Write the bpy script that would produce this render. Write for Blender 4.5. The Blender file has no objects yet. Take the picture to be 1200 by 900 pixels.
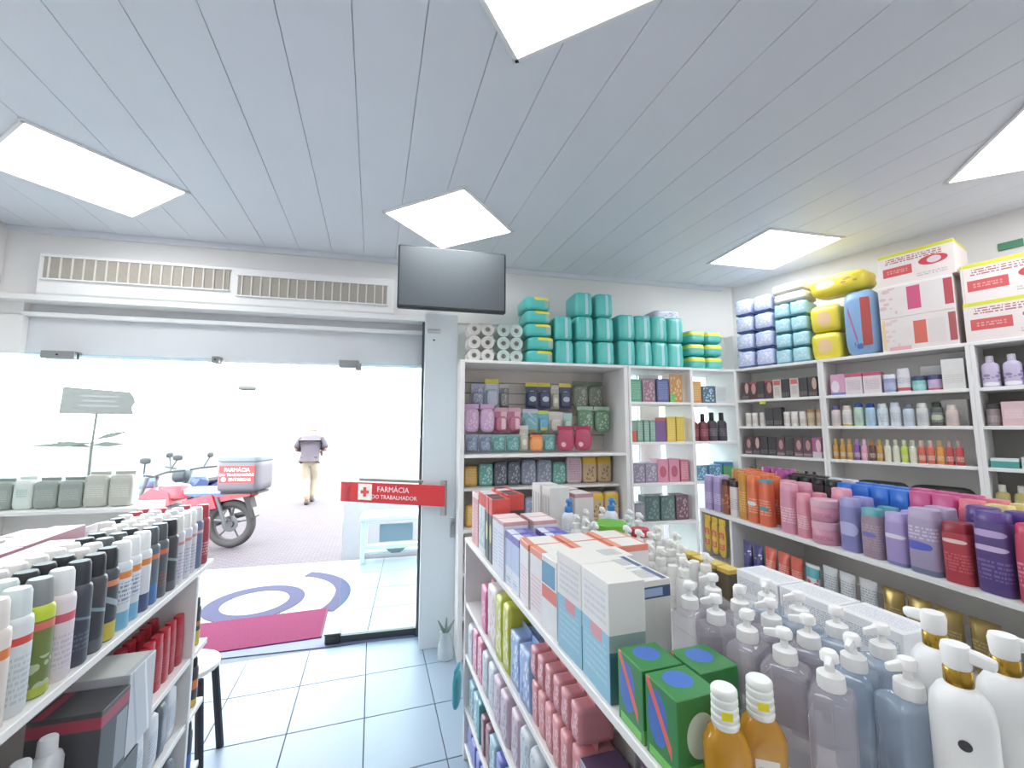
import bpy, bmesh, math, random
from mathutils import Vector, Matrix
random.seed(7)
R = math.radians
scene = bpy.context.scene
col = scene.collection

# ------------------------------------------------------------------ camera, sky, exposure
cam_d = bpy.data.cameras.new('camera'); cam = bpy.data.objects.new('camera', cam_d); col.objects.link(cam)
cam_d.sensor_width = 36.0; cam_d.lens = 490.0 / 1200.0 * 36.0; cam_d.clip_start = 0.02; cam_d.clip_end = 300
cam.location = (0, 0, 1.65)
cam.rotation_euler = (R(90 + 5.826), 0, R(-18.311))
scene.camera = cam
SKY, PANEL, EXPO = 9.0, 10.0, 0.15
world = bpy.data.worlds.new('sky'); scene.world = world; world.use_nodes = True
wn = world.node_tree.nodes; wn['Background'].inputs[0].default_value = (0.95, 0.98, 1.0, 1); wn['Background'].inputs[1].default_value = SKY
scene.view_settings.view_transform = 'Standard'
try: scene.view_settings.look = 'None'
except Exception: pass
scene.view_settings.exposure = EXPO; scene.view_settings.gamma = 1.0
scene.view_settings.use_curve_mapping = False
scene.cycles.transparent_max_bounces = 24
scene.cycles.max_bounces = 10
scene.cycles.diffuse_bounces = 5
scene.cycles.sample_clamp_indirect = 6.0

# ------------------------------------------------------------------ colours and materials
def lin(c):
    if isinstance(c, str):
        c = c.lstrip('#'); c = [int(c[i:i + 2], 16) / 255 for i in (0, 2, 4)]
    return tuple((x / 12.92 if x <= 0.04045 else ((x + 0.055) / 1.055) ** 2.4) for x in c[:3]) + (1.0,)
MATS = {}
def veiled(c):
    """packaging colour with a pale veil of glare mixed in"""
    return tuple(x * .93 + .04 for x in lin(c)[:3]) + (1.0,)  # the lift paints milky glare into every print colour
def mat(c, rough=0.45, spec=0.5, metal=0.0, grain=0.05, scale=40.0, bump=0.0, key=None):
    """plain surface with a slight procedural mottling"""
    k = (c, rough, spec, metal, grain, scale, bump)
    if k in MATS: return MATS[k]
    m = bpy.data.materials.new(key or 'surface_' + str(c).strip('#')); m.use_nodes = True
    nt = m.node_tree; b = nt.nodes['Principled BSDF']
    b.inputs['Roughness'].default_value = rough; b.inputs['Metallic'].default_value = metal
    b.inputs['Specular IOR Level'].default_value = spec
    n = nt.nodes.new('ShaderNodeTexNoise'); n.inputs['Scale'].default_value = scale; n.inputs['Detail'].default_value = 2
    tc = nt.nodes.new('ShaderNodeTexCoord'); nt.links.new(tc.outputs['Object'], n.inputs['Vector'])
    mx = nt.nodes.new('ShaderNodeMix'); mx.data_type = 'RGBA'
    L = lin(c)
    mx.inputs['A'].default_value = tuple(min(1, x * (1 - grain)) for x in L[:3]) + (1,)
    mx.inputs['B'].default_value = tuple(min(1, x * (1 + grain)) for x in L[:3]) + (1,)
    nt.links.new(n.outputs['Fac'], mx.inputs['Factor']); nt.links.new(mx.outputs['Result'], b.inputs['Base Color'])
    if bump:
        bp = nt.nodes.new('ShaderNodeBump'); bp.inputs['Strength'].default_value = bump; bp.inputs['Distance'].default_value = 0.01
        nt.links.new(n.outputs['Fac'], bp.inputs['Height']); nt.links.new(bp.outputs['Normal'], b.inputs['Normal'])
    MATS[k] = m
    return m
def prt(base, *marks, rough=0.35, spec=0.5, alpha=1.0, metal=0.0):
    """printed packaging: marks (u0,u1,v0,v1,colour[,kind]) in the UV of the package, u 0-1 = its front"""
    k = ('prt', base, marks, rough, spec, alpha, metal)
    if k in MATS: return MATS[k]
    m = bpy.data.materials.new('print_' + base.strip('#')); m.use_nodes = True
    nt = m.node_tree; N = nt.nodes; b = N['Principled BSDF']
    b.inputs['Roughness'].default_value = rough; b.inputs['Specular IOR Level'].default_value = spec
    b.inputs['Metallic'].default_value = metal; b.inputs['Alpha'].default_value = alpha
    uv = N.new('ShaderNodeUVMap'); uv.uv_map = 'UVMap'
    sp = N.new('ShaderNodeSeparateXYZ'); nt.links.new(uv.outputs['UV'], sp.inputs[0])
    def mth(op, a, bb=None, cc=None):
        n = N.new('ShaderNodeMath'); n.operation = op
        for i, x in enumerate((a, bb, cc)):
            if x is None: continue
            if isinstance(x, (int, float)): n.inputs[i].default_value = x
            else: nt.links.new(x, n.inputs[i])
        return n.outputs[0]
    U, V = sp.outputs[0], sp.outputs[1]
    noi = N.new('ShaderNodeTexNoise'); noi.inputs['Scale'].default_value = 3.0; nt.links.new(uv.outputs['UV'], noi.inputs['Vector'])
    cm = N.new('ShaderNodeMix'); cm.data_type = 'RGBA'; L = veiled(base)
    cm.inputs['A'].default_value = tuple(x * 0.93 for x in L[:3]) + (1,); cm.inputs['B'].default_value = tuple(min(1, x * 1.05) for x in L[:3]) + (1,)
    nt.links.new(noi.outputs['Fac'], cm.inputs['Factor']); cur = cm.outputs['Result']
    for mk in marks:
        u0, u1, v0, v1, c = mk[:5]; kind = mk[5] if len(mk) > 5 else 'rect'
        cu, hu, cv, hv = (u0 + u1) / 2, (u1 - u0) / 2, (v0 + v1) / 2, (v1 - v0) / 2
        if kind == 'oval':
            a = mth('DIVIDE', mth('SUBTRACT', U, cu), hu); bb = mth('DIVIDE', mth('SUBTRACT', V, cv), hv)
            f = mth('LESS_THAN', mth('ADD', mth('MULTIPLY', a, a), mth('MULTIPLY', bb, bb)), 1.0)
        elif kind == 'diag':
            d = mth('ADD', V, mth('MULTIPLY', mth('SUBTRACT', U, cu), (v1 - v0) * 1.2 / (u1 - u0)))
            f = mth('MULTIPLY', mth('COMPARE', U, cu, hu), mth('COMPARE', d, cv, hv * 0.28))
        else:
            f = mth('COMPARE', V, cv, hv)
            if u0 > -0.5 or u1 < 5: f = mth('MULTIPLY', mth('COMPARE', U, cu, hu), f)
            if kind == 'text':
                t = N.new('ShaderNodeTexNoise'); t.inputs['Scale'].default_value = 1.0; t.inputs['Detail'].default_value = 0
                cb = N.new('ShaderNodeCombineXYZ'); nt.links.new(mth('MULTIPLY', U, 42.0), cb.inputs[0]); nt.links.new(mth('FLOOR', mth('MULTIPLY', V, 16.0)), cb.inputs[1])
                nt.links.new(cb.outputs[0], t.inputs['Vector'])
                f = mth('MULTIPLY', f, mth('MULTIPLY', mth('GREATER_THAN', t.outputs['Fac'], 0.46), mth('LESS_THAN', mth('FRACT', mth('MULTIPLY', V, 16.0)), 0.55)))
            if kind == 'motley':
                t = N.new('ShaderNodeTexVoronoi'); t.inputs['Scale'].default_value = 7.0; nt.links.new(uv.outputs['UV'], t.inputs['Vector'])
                f = mth('MULTIPLY', f, mth('LESS_THAN', t.outputs['Distance'], 0.42))
        mx = N.new('ShaderNodeMix'); mx.data_type = 'RGBA'
        nt.links.new(f, mx.inputs['Factor']); nt.links.new(cur, mx.inputs['A']); mx.inputs['B'].default_value = veiled(c); cur = mx.outputs['Result']
    nt.links.new(cur, b.inputs['Base Color'])
    MATS[k] = m
    return m
def clear(c, alpha=0.45, rough=0.12, key='clear_plastic'):
    """clear gel or plastic: part see-through, with sharp highlights"""
    k = ('clear', c, alpha, rough)
    if k in MATS: return MATS[k]
    m = bpy.data.materials.new(key); m.use_nodes = True; b = m.node_tree.nodes['Principled BSDF']
    b.inputs['Base Color'].default_value = lin(c); b.inputs['Alpha'].default_value = alpha
    b.inputs['Roughness'].default_value = rough; b.inputs['Specular IOR Level'].default_value = 0.8
    MATS[k] = m
    return m
def glass_mat():
    m = bpy.data.materials.new('thin_glass'); m.use_nodes = True; nt = m.node_tree; N = nt.nodes
    N.remove(N['Principled BSDF']); out = N['Material Output']
    t = N.new('ShaderNodeBsdfTransparent'); t.inputs[0].default_value = (0.90, 0.975, 0.985, 1)
    g = N.new('ShaderNodeBsdfGlossy'); g.inputs['Roughness'].default_value = 0.02; g.inputs[0].default_value = (0.9, 1, 1, 1)
    f = N.new('ShaderNodeFresnel'); f.inputs[0].default_value = 1.35
    mx = N.new('ShaderNodeMixShader'); nt.links.new(f.outputs[0], mx.inputs[0]); nt.links.new(t.outputs[0], mx.inputs[1]); nt.links.new(g.outputs[0], mx.inputs[2])
    nt.links.new(mx.outputs[0], out.inputs[0]); return m
def emit_mat(c, s):
    m = bpy.data.materials.new('lit_diffuser'); m.use_nodes = True; nt = m.node_tree
    nt.nodes.remove(nt.nodes['Principled BSDF']); e = nt.nodes.new('ShaderNodeEmission'); e.inputs[0].default_value = lin(c); e.inputs[1].default_value = s
    nt.links.new(e.outputs[0], nt.nodes['Material Output'].inputs[0]); return m
def paver_mat():
    m = bpy.data.materials.new('interlocking_pavers'); m.use_nodes = True; nt = m.node_tree; N = nt.nodes; b = N['Principled BSDF']
    tc = N.new('ShaderNodeTexCoord'); br = N.new('ShaderNodeTexBrick'); br.inputs['Scale'].default_value = 5.0
    br.inputs['Color1'].default_value = (.088, .077, .089, 1); br.inputs['Color2'].default_value = (.075, .066, .077, 1); br.inputs['Mortar'].default_value = (.047, .041, .049, 1)
    br.inputs['Mortar Size'].default_value = .03; nt.links.new(tc.outputs['Object'], br.inputs['Vector']); nt.links.new(br.outputs['Color'], b.inputs['Base Color'])
    bp = N.new('ShaderNodeBump'); bp.inputs['Strength'].default_value = .4; nt.links.new(br.outputs['Fac'], bp.inputs['Height']); nt.links.new(bp.outputs['Normal'], b.inputs['Normal'])
    b.inputs['Roughness'].default_value = .9; return m

# ------------------------------------------------------------------ meshes
def mk(name, vs, fs, uvs=None, smooth=False):
    me = bpy.data.meshes.new(name); me.from_pydata([tuple(v) for v in vs], [], fs); me.update()
    bm = bmesh.new(); bm.from_mesh(me); bmesh.ops.recalc_face_normals(bm, faces=bm.faces)
    if uvs is not None:
        bm.faces.ensure_lookup_table(); ul = bm.loops.layers.uv.new('UVMap')
        for f in bm.faces:
            src = fs[f.index]; mp = {}
            for vi, w in zip(src, uvs[f.index]): mp[vi] = w
            for l in f.loops: l[ul].uv = mp[l.vert.index]
    if smooth:
        for f in bm.faces: f.smooth = True
        if smooth == 'auto':
            for e in bm.edges:
                if len(e.link_faces) == 2 and e.calc_face_angle(0) > 0.7: e.smooth = False
    bm.to_mesh(me); bm.free(); me.materials.append(None)
    return me
CACHE = {}
def cached(fn):
    def w(*a, **k):
        key = (fn.__name__, a, tuple(sorted(k.items())))
        if key not in CACHE: CACHE[key] = fn(*a, **k)
        return CACHE[key]
    return w
@cached
def loft(rings, n=16, p=2.0, off=None):
    """rings (rx, ry, z[, dx, dy]); closed top and bottom; superellipse section of power p"""
    vs, fs, uv = [], [], []
    z0, z1 = min(r[2] for r in rings), max(r[2] for r in rings); H = max(1e-6, z1 - z0)
    for r in rings:
        dx, dy = (r[3], r[4]) if len(r) > 3 else (0, 0)
        for k in range(n):
            a = math.pi / 2 + 2 * math.pi * k / n; c, s = math.cos(a), math.sin(a)
            vs.append((r[0] * math.copysign(abs(c) ** (2 / p), c) + dx, r[1] * math.copysign(abs(s) ** (2 / p), s) + dy, r[2]))
    for i in range(len(rings) - 1):
        for k in range(n):
            k2 = (k + 1) % n
            fs.append((i * n + k, i * n + k2, (i + 1) * n + k2, (i + 1) * n + k))
            va, vb = (rings[i][2] - z0) / H, (rings[i + 1][2] - z0) / H
            uv.append(((k / n, va), ((k + 1) / n, va), ((k + 1) / n, vb), (k / n, vb)))
    fs.append(tuple(range(n))); uv.append(tuple((k / n, 0.0) for k in range(n)))
    b = (len(rings) - 1) * n
    fs.append(tuple(range(b, b + n))); uv.append(tuple((k / n, 1.0) for k in range(n)))
    return mk('loft', vs, fs, uv, 'auto')
@cached
def box(w, d, h, b=0.0015):
    """chamfered box standing on z=0, centred in x and y"""
    hw, hd, hh = w / 2, d / 2, h / 2; H = (hw, hd, hh); b = min(b, 0.3 * min(w, d, h))
    idx, vs = {}, []
    for sx in (-1, 1):
        for sy in (-1, 1):
            for sz in (-1, 1):
                s = (sx, sy, sz)
                for a in range(3):
                    q = [s[i] * (H[i] - (0 if i == a else b)) for i in range(3)]
                    idx[s, a] = len(vs); vs.append((q[0], q[1], q[2] + hh))
    def uvof(vi, face):
        x, y, z = vs[vi]; X, Y, Z = x / w + .5, y / d + .5, z / h
        return {0: (X, Z), 1: (1 + Y, Z), 2: (3 - X, Z), 3: (4 - Y, Z), 4: (4 + X, Y), 5: (5 + X, Y)}[face]
    fs, uv = [], []
    def add(f, face): fs.append(f); uv.append([uvof(v, face) for v in f])
    code = {(1, -1): 0, (0, 1): 1, (1, 1): 2, (0, -1): 3, (2, 1): 4, (2, -1): 5}
    for a in range(3):
        o = [i for i in range(3) if i != a]
        for s in (-1, 1):
            cs = []
            for p, q in ((-1, -1), (1, -1), (1, 1), (-1, 1)):
                t = [0, 0, 0]; t[a] = s; t[o[0]] = p; t[o[1]] = q; cs.append(tuple(t))
            add(tuple(idx[c, a] for c in cs), code[a, s])
    for a in range(3):
        o = [i for i in range(3) if i != a]
        for p in (-1, 1):
            for q in (-1, 1):
                c0 = [0, 0, 0]; c0[o[0]] = p; c0[o[1]] = q; c1 = list(c0); c0[a] = -1; c1[a] = 1; c0, c1 = tuple(c0), tuple(c1)
                fc = code[o[0], p] if o[0] != 2 else code[o[1], q]
                add((idx[c0, o[0]], idx[c1, o[0]], idx[c1, o[1]], idx[c0, o[1]]), fc)
    for sx in (-1, 1):
        for sy in (-1, 1):
            for sz in (-1, 1):
                add(tuple(idx[(sx, sy, sz), a] for a in range(3)), code[1, sy])
    return mk('box', vs, fs, uv)
@cached
def puff(w, d, h, p=5.0, n=6, seed=0, wrinkle=0.0):
    """soft stuffed package standing on z=0"""
    rnd = random.Random(seed); vs, fs, uv = [], [], []; vid = {}
    def vert(x, y, z):
        k = (round(x, 4), round(y, 4), round(z, 4))
        if k not in vid:
            r = (abs(x) ** p + abs(y) ** p + abs(z) ** p) ** (1 / p); j = 1 - wrinkle * rnd.random()
            vid[k] = len(vs); vs.append((x / r * w / 2 * j, y / r * d / 2 * j, (z / r * (j if z > 0 else 1) + 1) * h / 2))
        return vid[k]
    for a, s, code in ((1, -1, 0), (0, 1, 1), (1, 1, 2), (0, -1, 3), (2, 1, 4), (2, -1, 5)):
        o = [i for i in range(3) if i != a]
        for i in range(n):
            for j in range(n):
                f, fu = [], []
                for di, dj in ((0, 0), (1, 0), (1, 1), (0, 1)):
                    q = [0, 0, 0]; q[a] = s; q[o[0]] = -1 + 2 * (i + di) / n; q[o[1]] = -1 + 2 * (j + dj) / n
                    f.append(vert(*q)); fu.append((code + (i + di) / n, (j + dj) / n))
                fs.append(tuple(f)); uv.append(fu)
    return mk('puff', vs, fs, uv, True)
@cached
def sweep(pts, r, n=8):
    """round bar along points"""
    pts = [Vector(q) for q in pts]; vs, fs = [], []
    rr = r if isinstance(r, tuple) else (r,) * len(pts)
    for i, q in enumerate(pts):
        d = (pts[min(i + 1, len(pts) - 1)] - pts[max(i - 1, 0)]).normalized()
        u = d.orthogonal().normalized() if i == 0 else (u - d * u.dot(d)).normalized()
        v = d.cross(u)
        for k in range(n):
            a = 2 * math.pi * k / n; vs.append(q + (u * math.cos(a) + v * math.sin(a)) * rr[i])
    for i in range(len(pts) - 1):
        for k in range(n): fs.append((i * n + k, i * n + (k + 1) % n, (i + 1) * n + (k + 1) % n, (i + 1) * n + k))
    fs.append(tuple(range(n))); fs.append(tuple(range((len(pts) - 1) * n, len(pts) * n)))
    return mk('sweep', vs, fs, [[(0.5, 0.5)] * len(f) for f in fs], 'auto')
@cached
def ring(r0, r1, h, n=32, a0=0.0, a1=360.0):
    """flat ring or arc of rectangular section, axis z"""
    vs, fs = [], []; full = a1 - a0 >= 359.9; m = n if full else n + 1
    for k in range(m):
        a = R(a0 + (a1 - a0) * k / n); c, s = math.cos(a), math.sin(a)
        vs += [(r0 * c, r0 * s, 0), (r1 * c, r1 * s, 0), (r1 * c, r1 * s, h), (r0 * c, r0 * s, h)]
    for k in range(n):
        i, j = 4 * k, 4 * ((k + 1) % m)
        for q in range(4): fs.append((i + q, i + (q + 1) % 4, j + (q + 1) % 4, j + q))
    if not full: fs.append((0, 1, 2, 3)); fs.append(tuple(4 * n + q for q in range(4)))
    return mk('ring', vs, fs, [[(0.5, 0.5)] * len(f) for f in fs], 'auto')
@cached
def torus(Rm, r, n=32, m=10):
    vs, fs = [], []
    for i in range(n):
        a = 2 * math.pi * i / n
        for j in range(m):
            b = 2 * math.pi * j / m; q = Rm + r * math.cos(b); vs.append((q * math.cos(a), r * math.sin(b), q * math.sin(a)))
    for i in range(n):
        for j in range(m):
            fs.append((i * m + j, i * m + (j + 1) % m, ((i + 1) % n) * m + (j + 1) % m, ((i + 1) % n) * m + j))
    return mk('torus', vs, fs, [[(0.5, 0.5)] * 4 for f in fs], True)
def prism(outline, y0, y1):
    """outline in x,z pushed from y0 to y1"""
    n = len(outline); vs = [(x, y0, z) for x, z in outline] + [(x, y1, z) for x, z in outline]
    fs = [tuple(range(n)), tuple(range(n, 2 * n))] + [(k, (k + 1) % n, n + (k + 1) % n, n + k) for k in range(n)]
    xs = [o[0] for o in outline]; zs = [o[1] for o in outline]; w = max(xs) - min(xs); h = max(zs) - min(zs)
    uvf = [[((vs[i][0] - min(xs)) / w, (vs[i][2] - min(zs)) / h) for i in f] for f in fs]
    return mk('prism', vs, fs, uvf)

# ------------------------------------------------------------------ objects
def ob(name, me, m, parent=None, loc=(0, 0, 0), rot=(0, 0, 0), sc=None):
    o = bpy.data.objects.new(name, me); col.objects.link(o)
    if me is not None and m is not None:
        if me.materials: o.material_slots[0].link = 'OBJECT'; o.material_slots[0].material = m
        else: me.materials.append(m)
    o.parent = parent; o.location = loc; o.rotation_euler = rot
    if sc: o.scale = sc
    return o
LABELS = {}
def tag(o, label, cat, group=None):
    o['label'] = label; o['category'] = cat
    if group: o['group'] = group
    LABELS.setdefault(label, []).append(o.name)
    return o
def thing(name, label, cat, loc=(0, 0, 0), rz=0.0, group=None):
    return tag(ob(name, None, None, None, loc, (0, 0, rz)), label, cat, group)
def struct(name, me, m, loc=(0, 0, 0), rz=0.0, label=None):
    o = ob(name, me, m, None, loc, (0, 0, rz)); o['kind'] = 'structure'
    if label: o['label'] = label
    return o
class Frame:
    """a shelf front in plan: x runs to the right along it, y into it"""
    def __init__(s, ox, oy, deg): s.o = (ox, oy); s.a = R(deg)
    def at(s, x, y, z):
        c, n = math.cos(s.a), math.sin(s.a); return (s.o[0] + c * x - n * y, s.o[1] + n * x + c * y, z)
FRONT = Frame(0.398, 3.601, -5.26)
RIGHT = Frame(3.08, 2.93, -75)
G1 = Frame(0.48, 2.24, -90)
G2 = Frame(2.10, 2.34, -97.5)
LEFT = Frame(-0.65, 0.0, 90)

# ------------------------------------------------------------------ the room
WHITE = '#e4e3e1'
m_wall = mat('#e6e4e2', .7, .3, grain=.03, scale=6)
m_shelf = mat('#eae8e6', .45, .4, grain=.03, scale=8)
m_back = mat('#eae8e4', .6, .3, grain=.04, scale=8)
m_ceil = mat('#dfe2e8', .35, .4, grain=.02, scale=5)
m_joint = mat('#dfe2e8', .6, .3)
m_tile = mat('#98a8b8', .3, .16, grain=.03, scale=3)
m_grout = mat('#687078', .8, .1)
m_metal = mat('#9a9c9c', .3, .5, .9)
m_black = mat('#232326', .4, .5)
m_white = mat('#e9e8e6', .4, .5, grain=.02)
m_glass = glass_mat()

# floor with tiles
def fb(name, fr, x0, x1, y0, y1, z0, z1, m, parent=None, b=.002):
    me = box(round(x1 - x0, 4), round(y1 - y0, 4), round(z1 - z0, 4), b)
    return ob(name, me, m, parent, fr.at((x0 + x1) / 2, (y0 + y1) / 2, z0), (0, 0, fr.a))
W0 = Frame(0, 0, 0)
def front_y(x): return 3.601 + (x - 0.398) * math.tan(R(-5.26))
floor = fb('floor', W0, -2.7, 4.7, -2.7, 4.3, -.12, -.006, m_grout); floor['kind'] = 'structure'; floor['label'] = 'glossy white tiled shop floor with grey joints'
TX, TY = .398, .442
for i in range(-7, 12):
    for j in range(-6, 9):
        x0, y0 = .007 + i * TX, 2.695 + (j - 6) * TY
        if x0 > 4.3 or x0 < -2.7 or y0 + TY > front_y(x0 + TX) + .1 or y0 < -.4 or (abs(x0) > 1.7 and y0 < .3): continue
        t = ob('tile', box(TX - .006, TY - .006, .006, .0015), m_tile, floor, (0, 0, 0)); t.location = (x0 + TX / 2 - floor.location.x, y0 + TY / 2 - floor.location.y, .114)
# ceiling with plank boards
ceil = fb('ceiling', W0, -2.7, 4.7, -2.7, 4.3, 3.10, 3.22, m_joint); ceil['kind'] = 'structure'; ceil['label'] = 'white ceiling of long narrow plastic boards'
for i in range(-10, 19):
    x0 = -.115 + .25 * i; y1 = front_y(x0 + .25) - .005
    ob('plank', box(.2475, round(y1 + 2.5, 3), .012, .0015), m_ceil, ceil, (x0 + .125 - ceil.location.x, (y1 - 2.5) / 2 - ceil.location.y, 3.088 - 3.10))
# walls
def wall(name, fr, x0, x1, y0, y1, z0, z1, m, label):
    o = fb(name, fr, x0, x1, y0, y1, z0, z1, m); o['kind'] = 'structure'; o['label'] = label; return o
wall('wall_left', W0, -2.75, -2.53, -2.7, 3.86, -.1, 3.1, m_wall, 'plain white wall at the door end of the aisle')
wall('wall_right', RIGHT, -.6, 6.2, .52, .72, -.1, 3.1, m_wall, 'plain white wall behind the tall shelving')
wall('wall_back', W0, -2.7, 4.7, -2.75, -2.55, -.1, 3.1, m_wall, 'plain white rear wall of the shop')
wall('wall_front', FRONT, -3.1, 3.6, 0, .22, 2.56, 3.1, m_wall, 'white wall above the shop front')
wall('wall_header', FRONT, -2.80, 0, .05, .2, 2.17, 2.54, mat('#cfd1d4', .5, .4, grain=.02, scale=5), 'recessed pale panel above the shop entrance')
wall('wall_header', FRONT, .28, 3.3, .02, .2, 2.16, 2.56, m_wall, 'white wall strip above the display units')
wall('wall_jamb', FRONT, -3.02, -2.80, 0, .2, 2.17, 2.56, m_wall, 'short white wall beside the shutter box')
wall('wall_pillar', FRONT, 0, .26, -.26, .12, 0, 2.56, mat('#d6dee2', .5, .4, grain=.02), 'white pillar beside the entrance')
wall('wall_end', FRONT, 3.02, 3.6, -.1, .2, 0, 2.56, m_wall, 'white wall in the corner of the shop')
wall('wall_pier', FRONT, 2.02, 2.26, .03, .2, 0, 2.16, mat('#e6dcd9', .6, .3), 'narrow pale pier in the glass front')
wall('trim_1', FRONT, -3.0, .0, -.09, .05, 2.535, 2.575, m_white, 'white ledge under the air grilles')
wall('trim_2', FRONT, -3.0, .0, .0, .05, 2.44, 2.47, m_white, 'thin white moulding on the entrance header')
wall('trim_3', FRONT, -2.95, 3.0, -.03, 0, 3.045, 3.088, m_ceil, 'white moulding where ceiling meets the front wall')
wall('trim_4', FRONT, -.02, .0, -.06, .14, 0, 2.54, mat('#4e5558', .4), 'dark upright edge of the door frame')
sill = wall('trim_5', FRONT, -.62, -.02, -.02, .02, 0, .05, mat('#3b4044', .4), 'dark rail under the glass pane')
# glass
def pane(name, x0, x1, label, z0=.05, z1=2.17):
    o = fb(name, FRONT, x0, x1, -.005, .005, z0, z1, m_glass, None, .0005); o['kind'] = 'structure'; o['label'] = label; return o
pane('window_1', -2.93, -1.56, 'large clear glass pane beside the entrance')
pane('window_2', -.6, -.03, 'clear glass pane between entrance and pillar')
pane('window_3', .28, 2.02, 'clear glass pane behind the display unit')
pane('window_4', 2.26, 3.02, 'clear glass pane in the shop corner')
r_ = wall('trim_6', FRONT, -2.93, -1.56, -.02, .02, 0, .05, mat('#9aa0a3', .4), 'grey rail under the large glass pane')
r_ = wall('trim_7', FRONT, .28, 3.02, -.02, .02, 0, .05, mat('#9aa0a3', .4), 'grey rail under the glass behind the display')
def fitting(x, w, h, label, z=2.16, hook=False):
    t = thing('glass_clamp', label, 'clamp', FRONT.at(x, 0, z), FRONT.a, 'metal clamps on the shop glass')
    ob('plate', box(w, .03, h, .003), m_metal, t, (0, -.022, -h / 2))
    ob('plate', box(w, .03, h, .003), m_metal, t, (0, .022, -h / 2))
    if hook: ob('strike', box(w * .3, .03, h * .9, .003), m_metal, t, (w * .5, -.022, -h * .85))
    else: ob('screw', loft(((.006, .006, 0), (.006, .006, .006)), 8), m_black, t, (0, -.038, 0), (R(90), 0, 0))
fitting(-2.55, .20, .055, 'grey metal clamp at the top corner of the large pane')
fitting(-1.56, .05, .05, 'small square metal clamp over the middle of the entrance')
fitting(-.6, .15, .06, 'stepped metal clamp over the entrance near the pillar', hook=True)
t = thing('door_closer', 'black floor closer under the glass pane beside the mat', 'door closer', FRONT.at(-.64, -.01, 0), FRONT.a)
ob('housing', box(.11, .06, .07, .008), m_black, t); ob('cover', box(.12, .075, .012, .004), mat('#45474a', .4), t, (0, 0, .07))

# ------------------------------------------------------------------ ceiling panels
m_lit = emit_mat('#fbfdff', PANEL)
def light_panel(x, y, deg, label, w=.64):
    t = thing('ceiling_light', label, 'light', (x, y, 3.088), R(deg), 'square ceiling panels')
    f = w / 2
    for k in range(4):
        a = k * math.pi / 2
        ob('frame_bar', box(w + .03, .018, .012, .002), m_white, t, (math.sin(a) * f, -math.cos(a) * f, -.012), (0, 0, a))
    ob('diffuser', box(w - .016, w - .016, .006, .001), m_lit, t, (0, 0, -.008))
light_panel(.478, 2.81, 45, 'bright square ceiling panel just before the television')
light_panel(-1.61, 2.94, 45, 'bright square ceiling panel before the air grilles', .68)
light_panel(.49, .97, 45, 'bright square ceiling panel cut by the top of the photo')
light_panel(3.06, 2.47, -6, 'bright square ceiling panel above the blue diaper packs', .66)
light_panel(3.20, .92, 48, 'bright square ceiling panel above the pink cartons', .70)
light_panel(-1.6, .95, 45, 'bright square ceiling panel over the spray can gondola')
light_panel(.49, -1.0, 45, 'bright square ceiling panel over the rear aisle')
light_panel(2.4, -1.0, 45, 'bright square ceiling panel in the rear corner')
light_panel(-1.6, -1.0, 45, 'unseen ceiling panel added for light by the rear of the left wall')  # added out of view to raise ambient light on the shelf backs
light_panel(3.6, -1.0, 45, 'unseen ceiling panel added for light by the rear of the right wall')  # also an added, unseen panel, brightens the dark wall shelving

# ------------------------------------------------------------------ air grilles over the entrance
g = thing('air_curtain', 'long white air unit with two beige slatted grilles over the entrance', 'air unit', FRONT.at(-1.47, 0, 2.575), FRONT.a)
ob('housing', box(2.42, .10, .305, .012), m_white, g, (0, -.05, 0))
m_gr = mat('#a8a196', .6, .3, grain=.12, scale=90); m_sl = mat('#d8d4cc', .5)
for cx, w in ((-.585, 1.16), (.605, 1.10)):
    zc = .19 if cx < 0 else .155
    p = ob('grille', box(w, .012, .165, .002), m_gr, g, (cx, -.104, zc - .083))
    n = 17
    for k in range(n): ob('slat', box(.010, .012, .16, .002), m_sl, p, (-w / 2 + w * (k + .5) / n, -.010, .003))
    for q in (-.003, .162): ob('rim', box(w + .02, .02, .010, .002), m_white, p, (0, -.006, q))

# ------------------------------------------------------------------ television
tv = thing('television', 'dark flat television hung above the door pillar', 'television', FRONT.at(.19, -.56, 2.505), FRONT.a)
ob('casing', box(.80, .05, .47, .008), mat('#303437', .5), tv)
ob('screen', box(.775, .004, .44, .001), mat('#5a6064', .5, .25, grain=.02), tv, (0, -.0265, .018))
br = ob('bracket', box(.06, .46, .05, .004), m_white, tv, (-.10, .26, .2)); ob('mount_plate', box(.2, .03, .2, .004), m_metal, tv, (-.10, .035, .13))

# ------------------------------------------------------------------ red strip sign across glass and pillar
pa, pb = Vector((-.275, 3.96, 0)), Vector((.56, 3.40, 0))
pa, pb = pa * .94, pb * .94; pa = pb + (pa - pb) * .96
d_ = pb - pa; sa = math.atan2(d_.y, d_.x); c_ = (pa + pb) / 2
m_red = mat('#d22f35', .35, .5, grain=.03)
sg = thing('strip_sign', 'long red strip sign with white cross and pharmacy lettering beside the pillar', 'sign', (c_.x, c_.y, 1.055), sa)
L_ = d_.length
ob('board', box(round(L_, 3), .012, .155, .003), m_red, sg)
cr = ob('cross_plate', box(.125, .004, .125, .001), mat('#ece7dc', .5), sg, (-L_ * .25, -.0085, .02))
ob('cross', prism([(-.012, -.036), (.012, -.036), (.012, -.012), (.036, -.012), (.036, .012), (.012, .012), (.012, .036), (-.012, .036), (-.012, .012), (-.036, .012), (-.036, -.012), (-.012, -.012)], -.002, .002), mat('#d9464c', .5), cr, (0, -.003, .0625))
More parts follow.
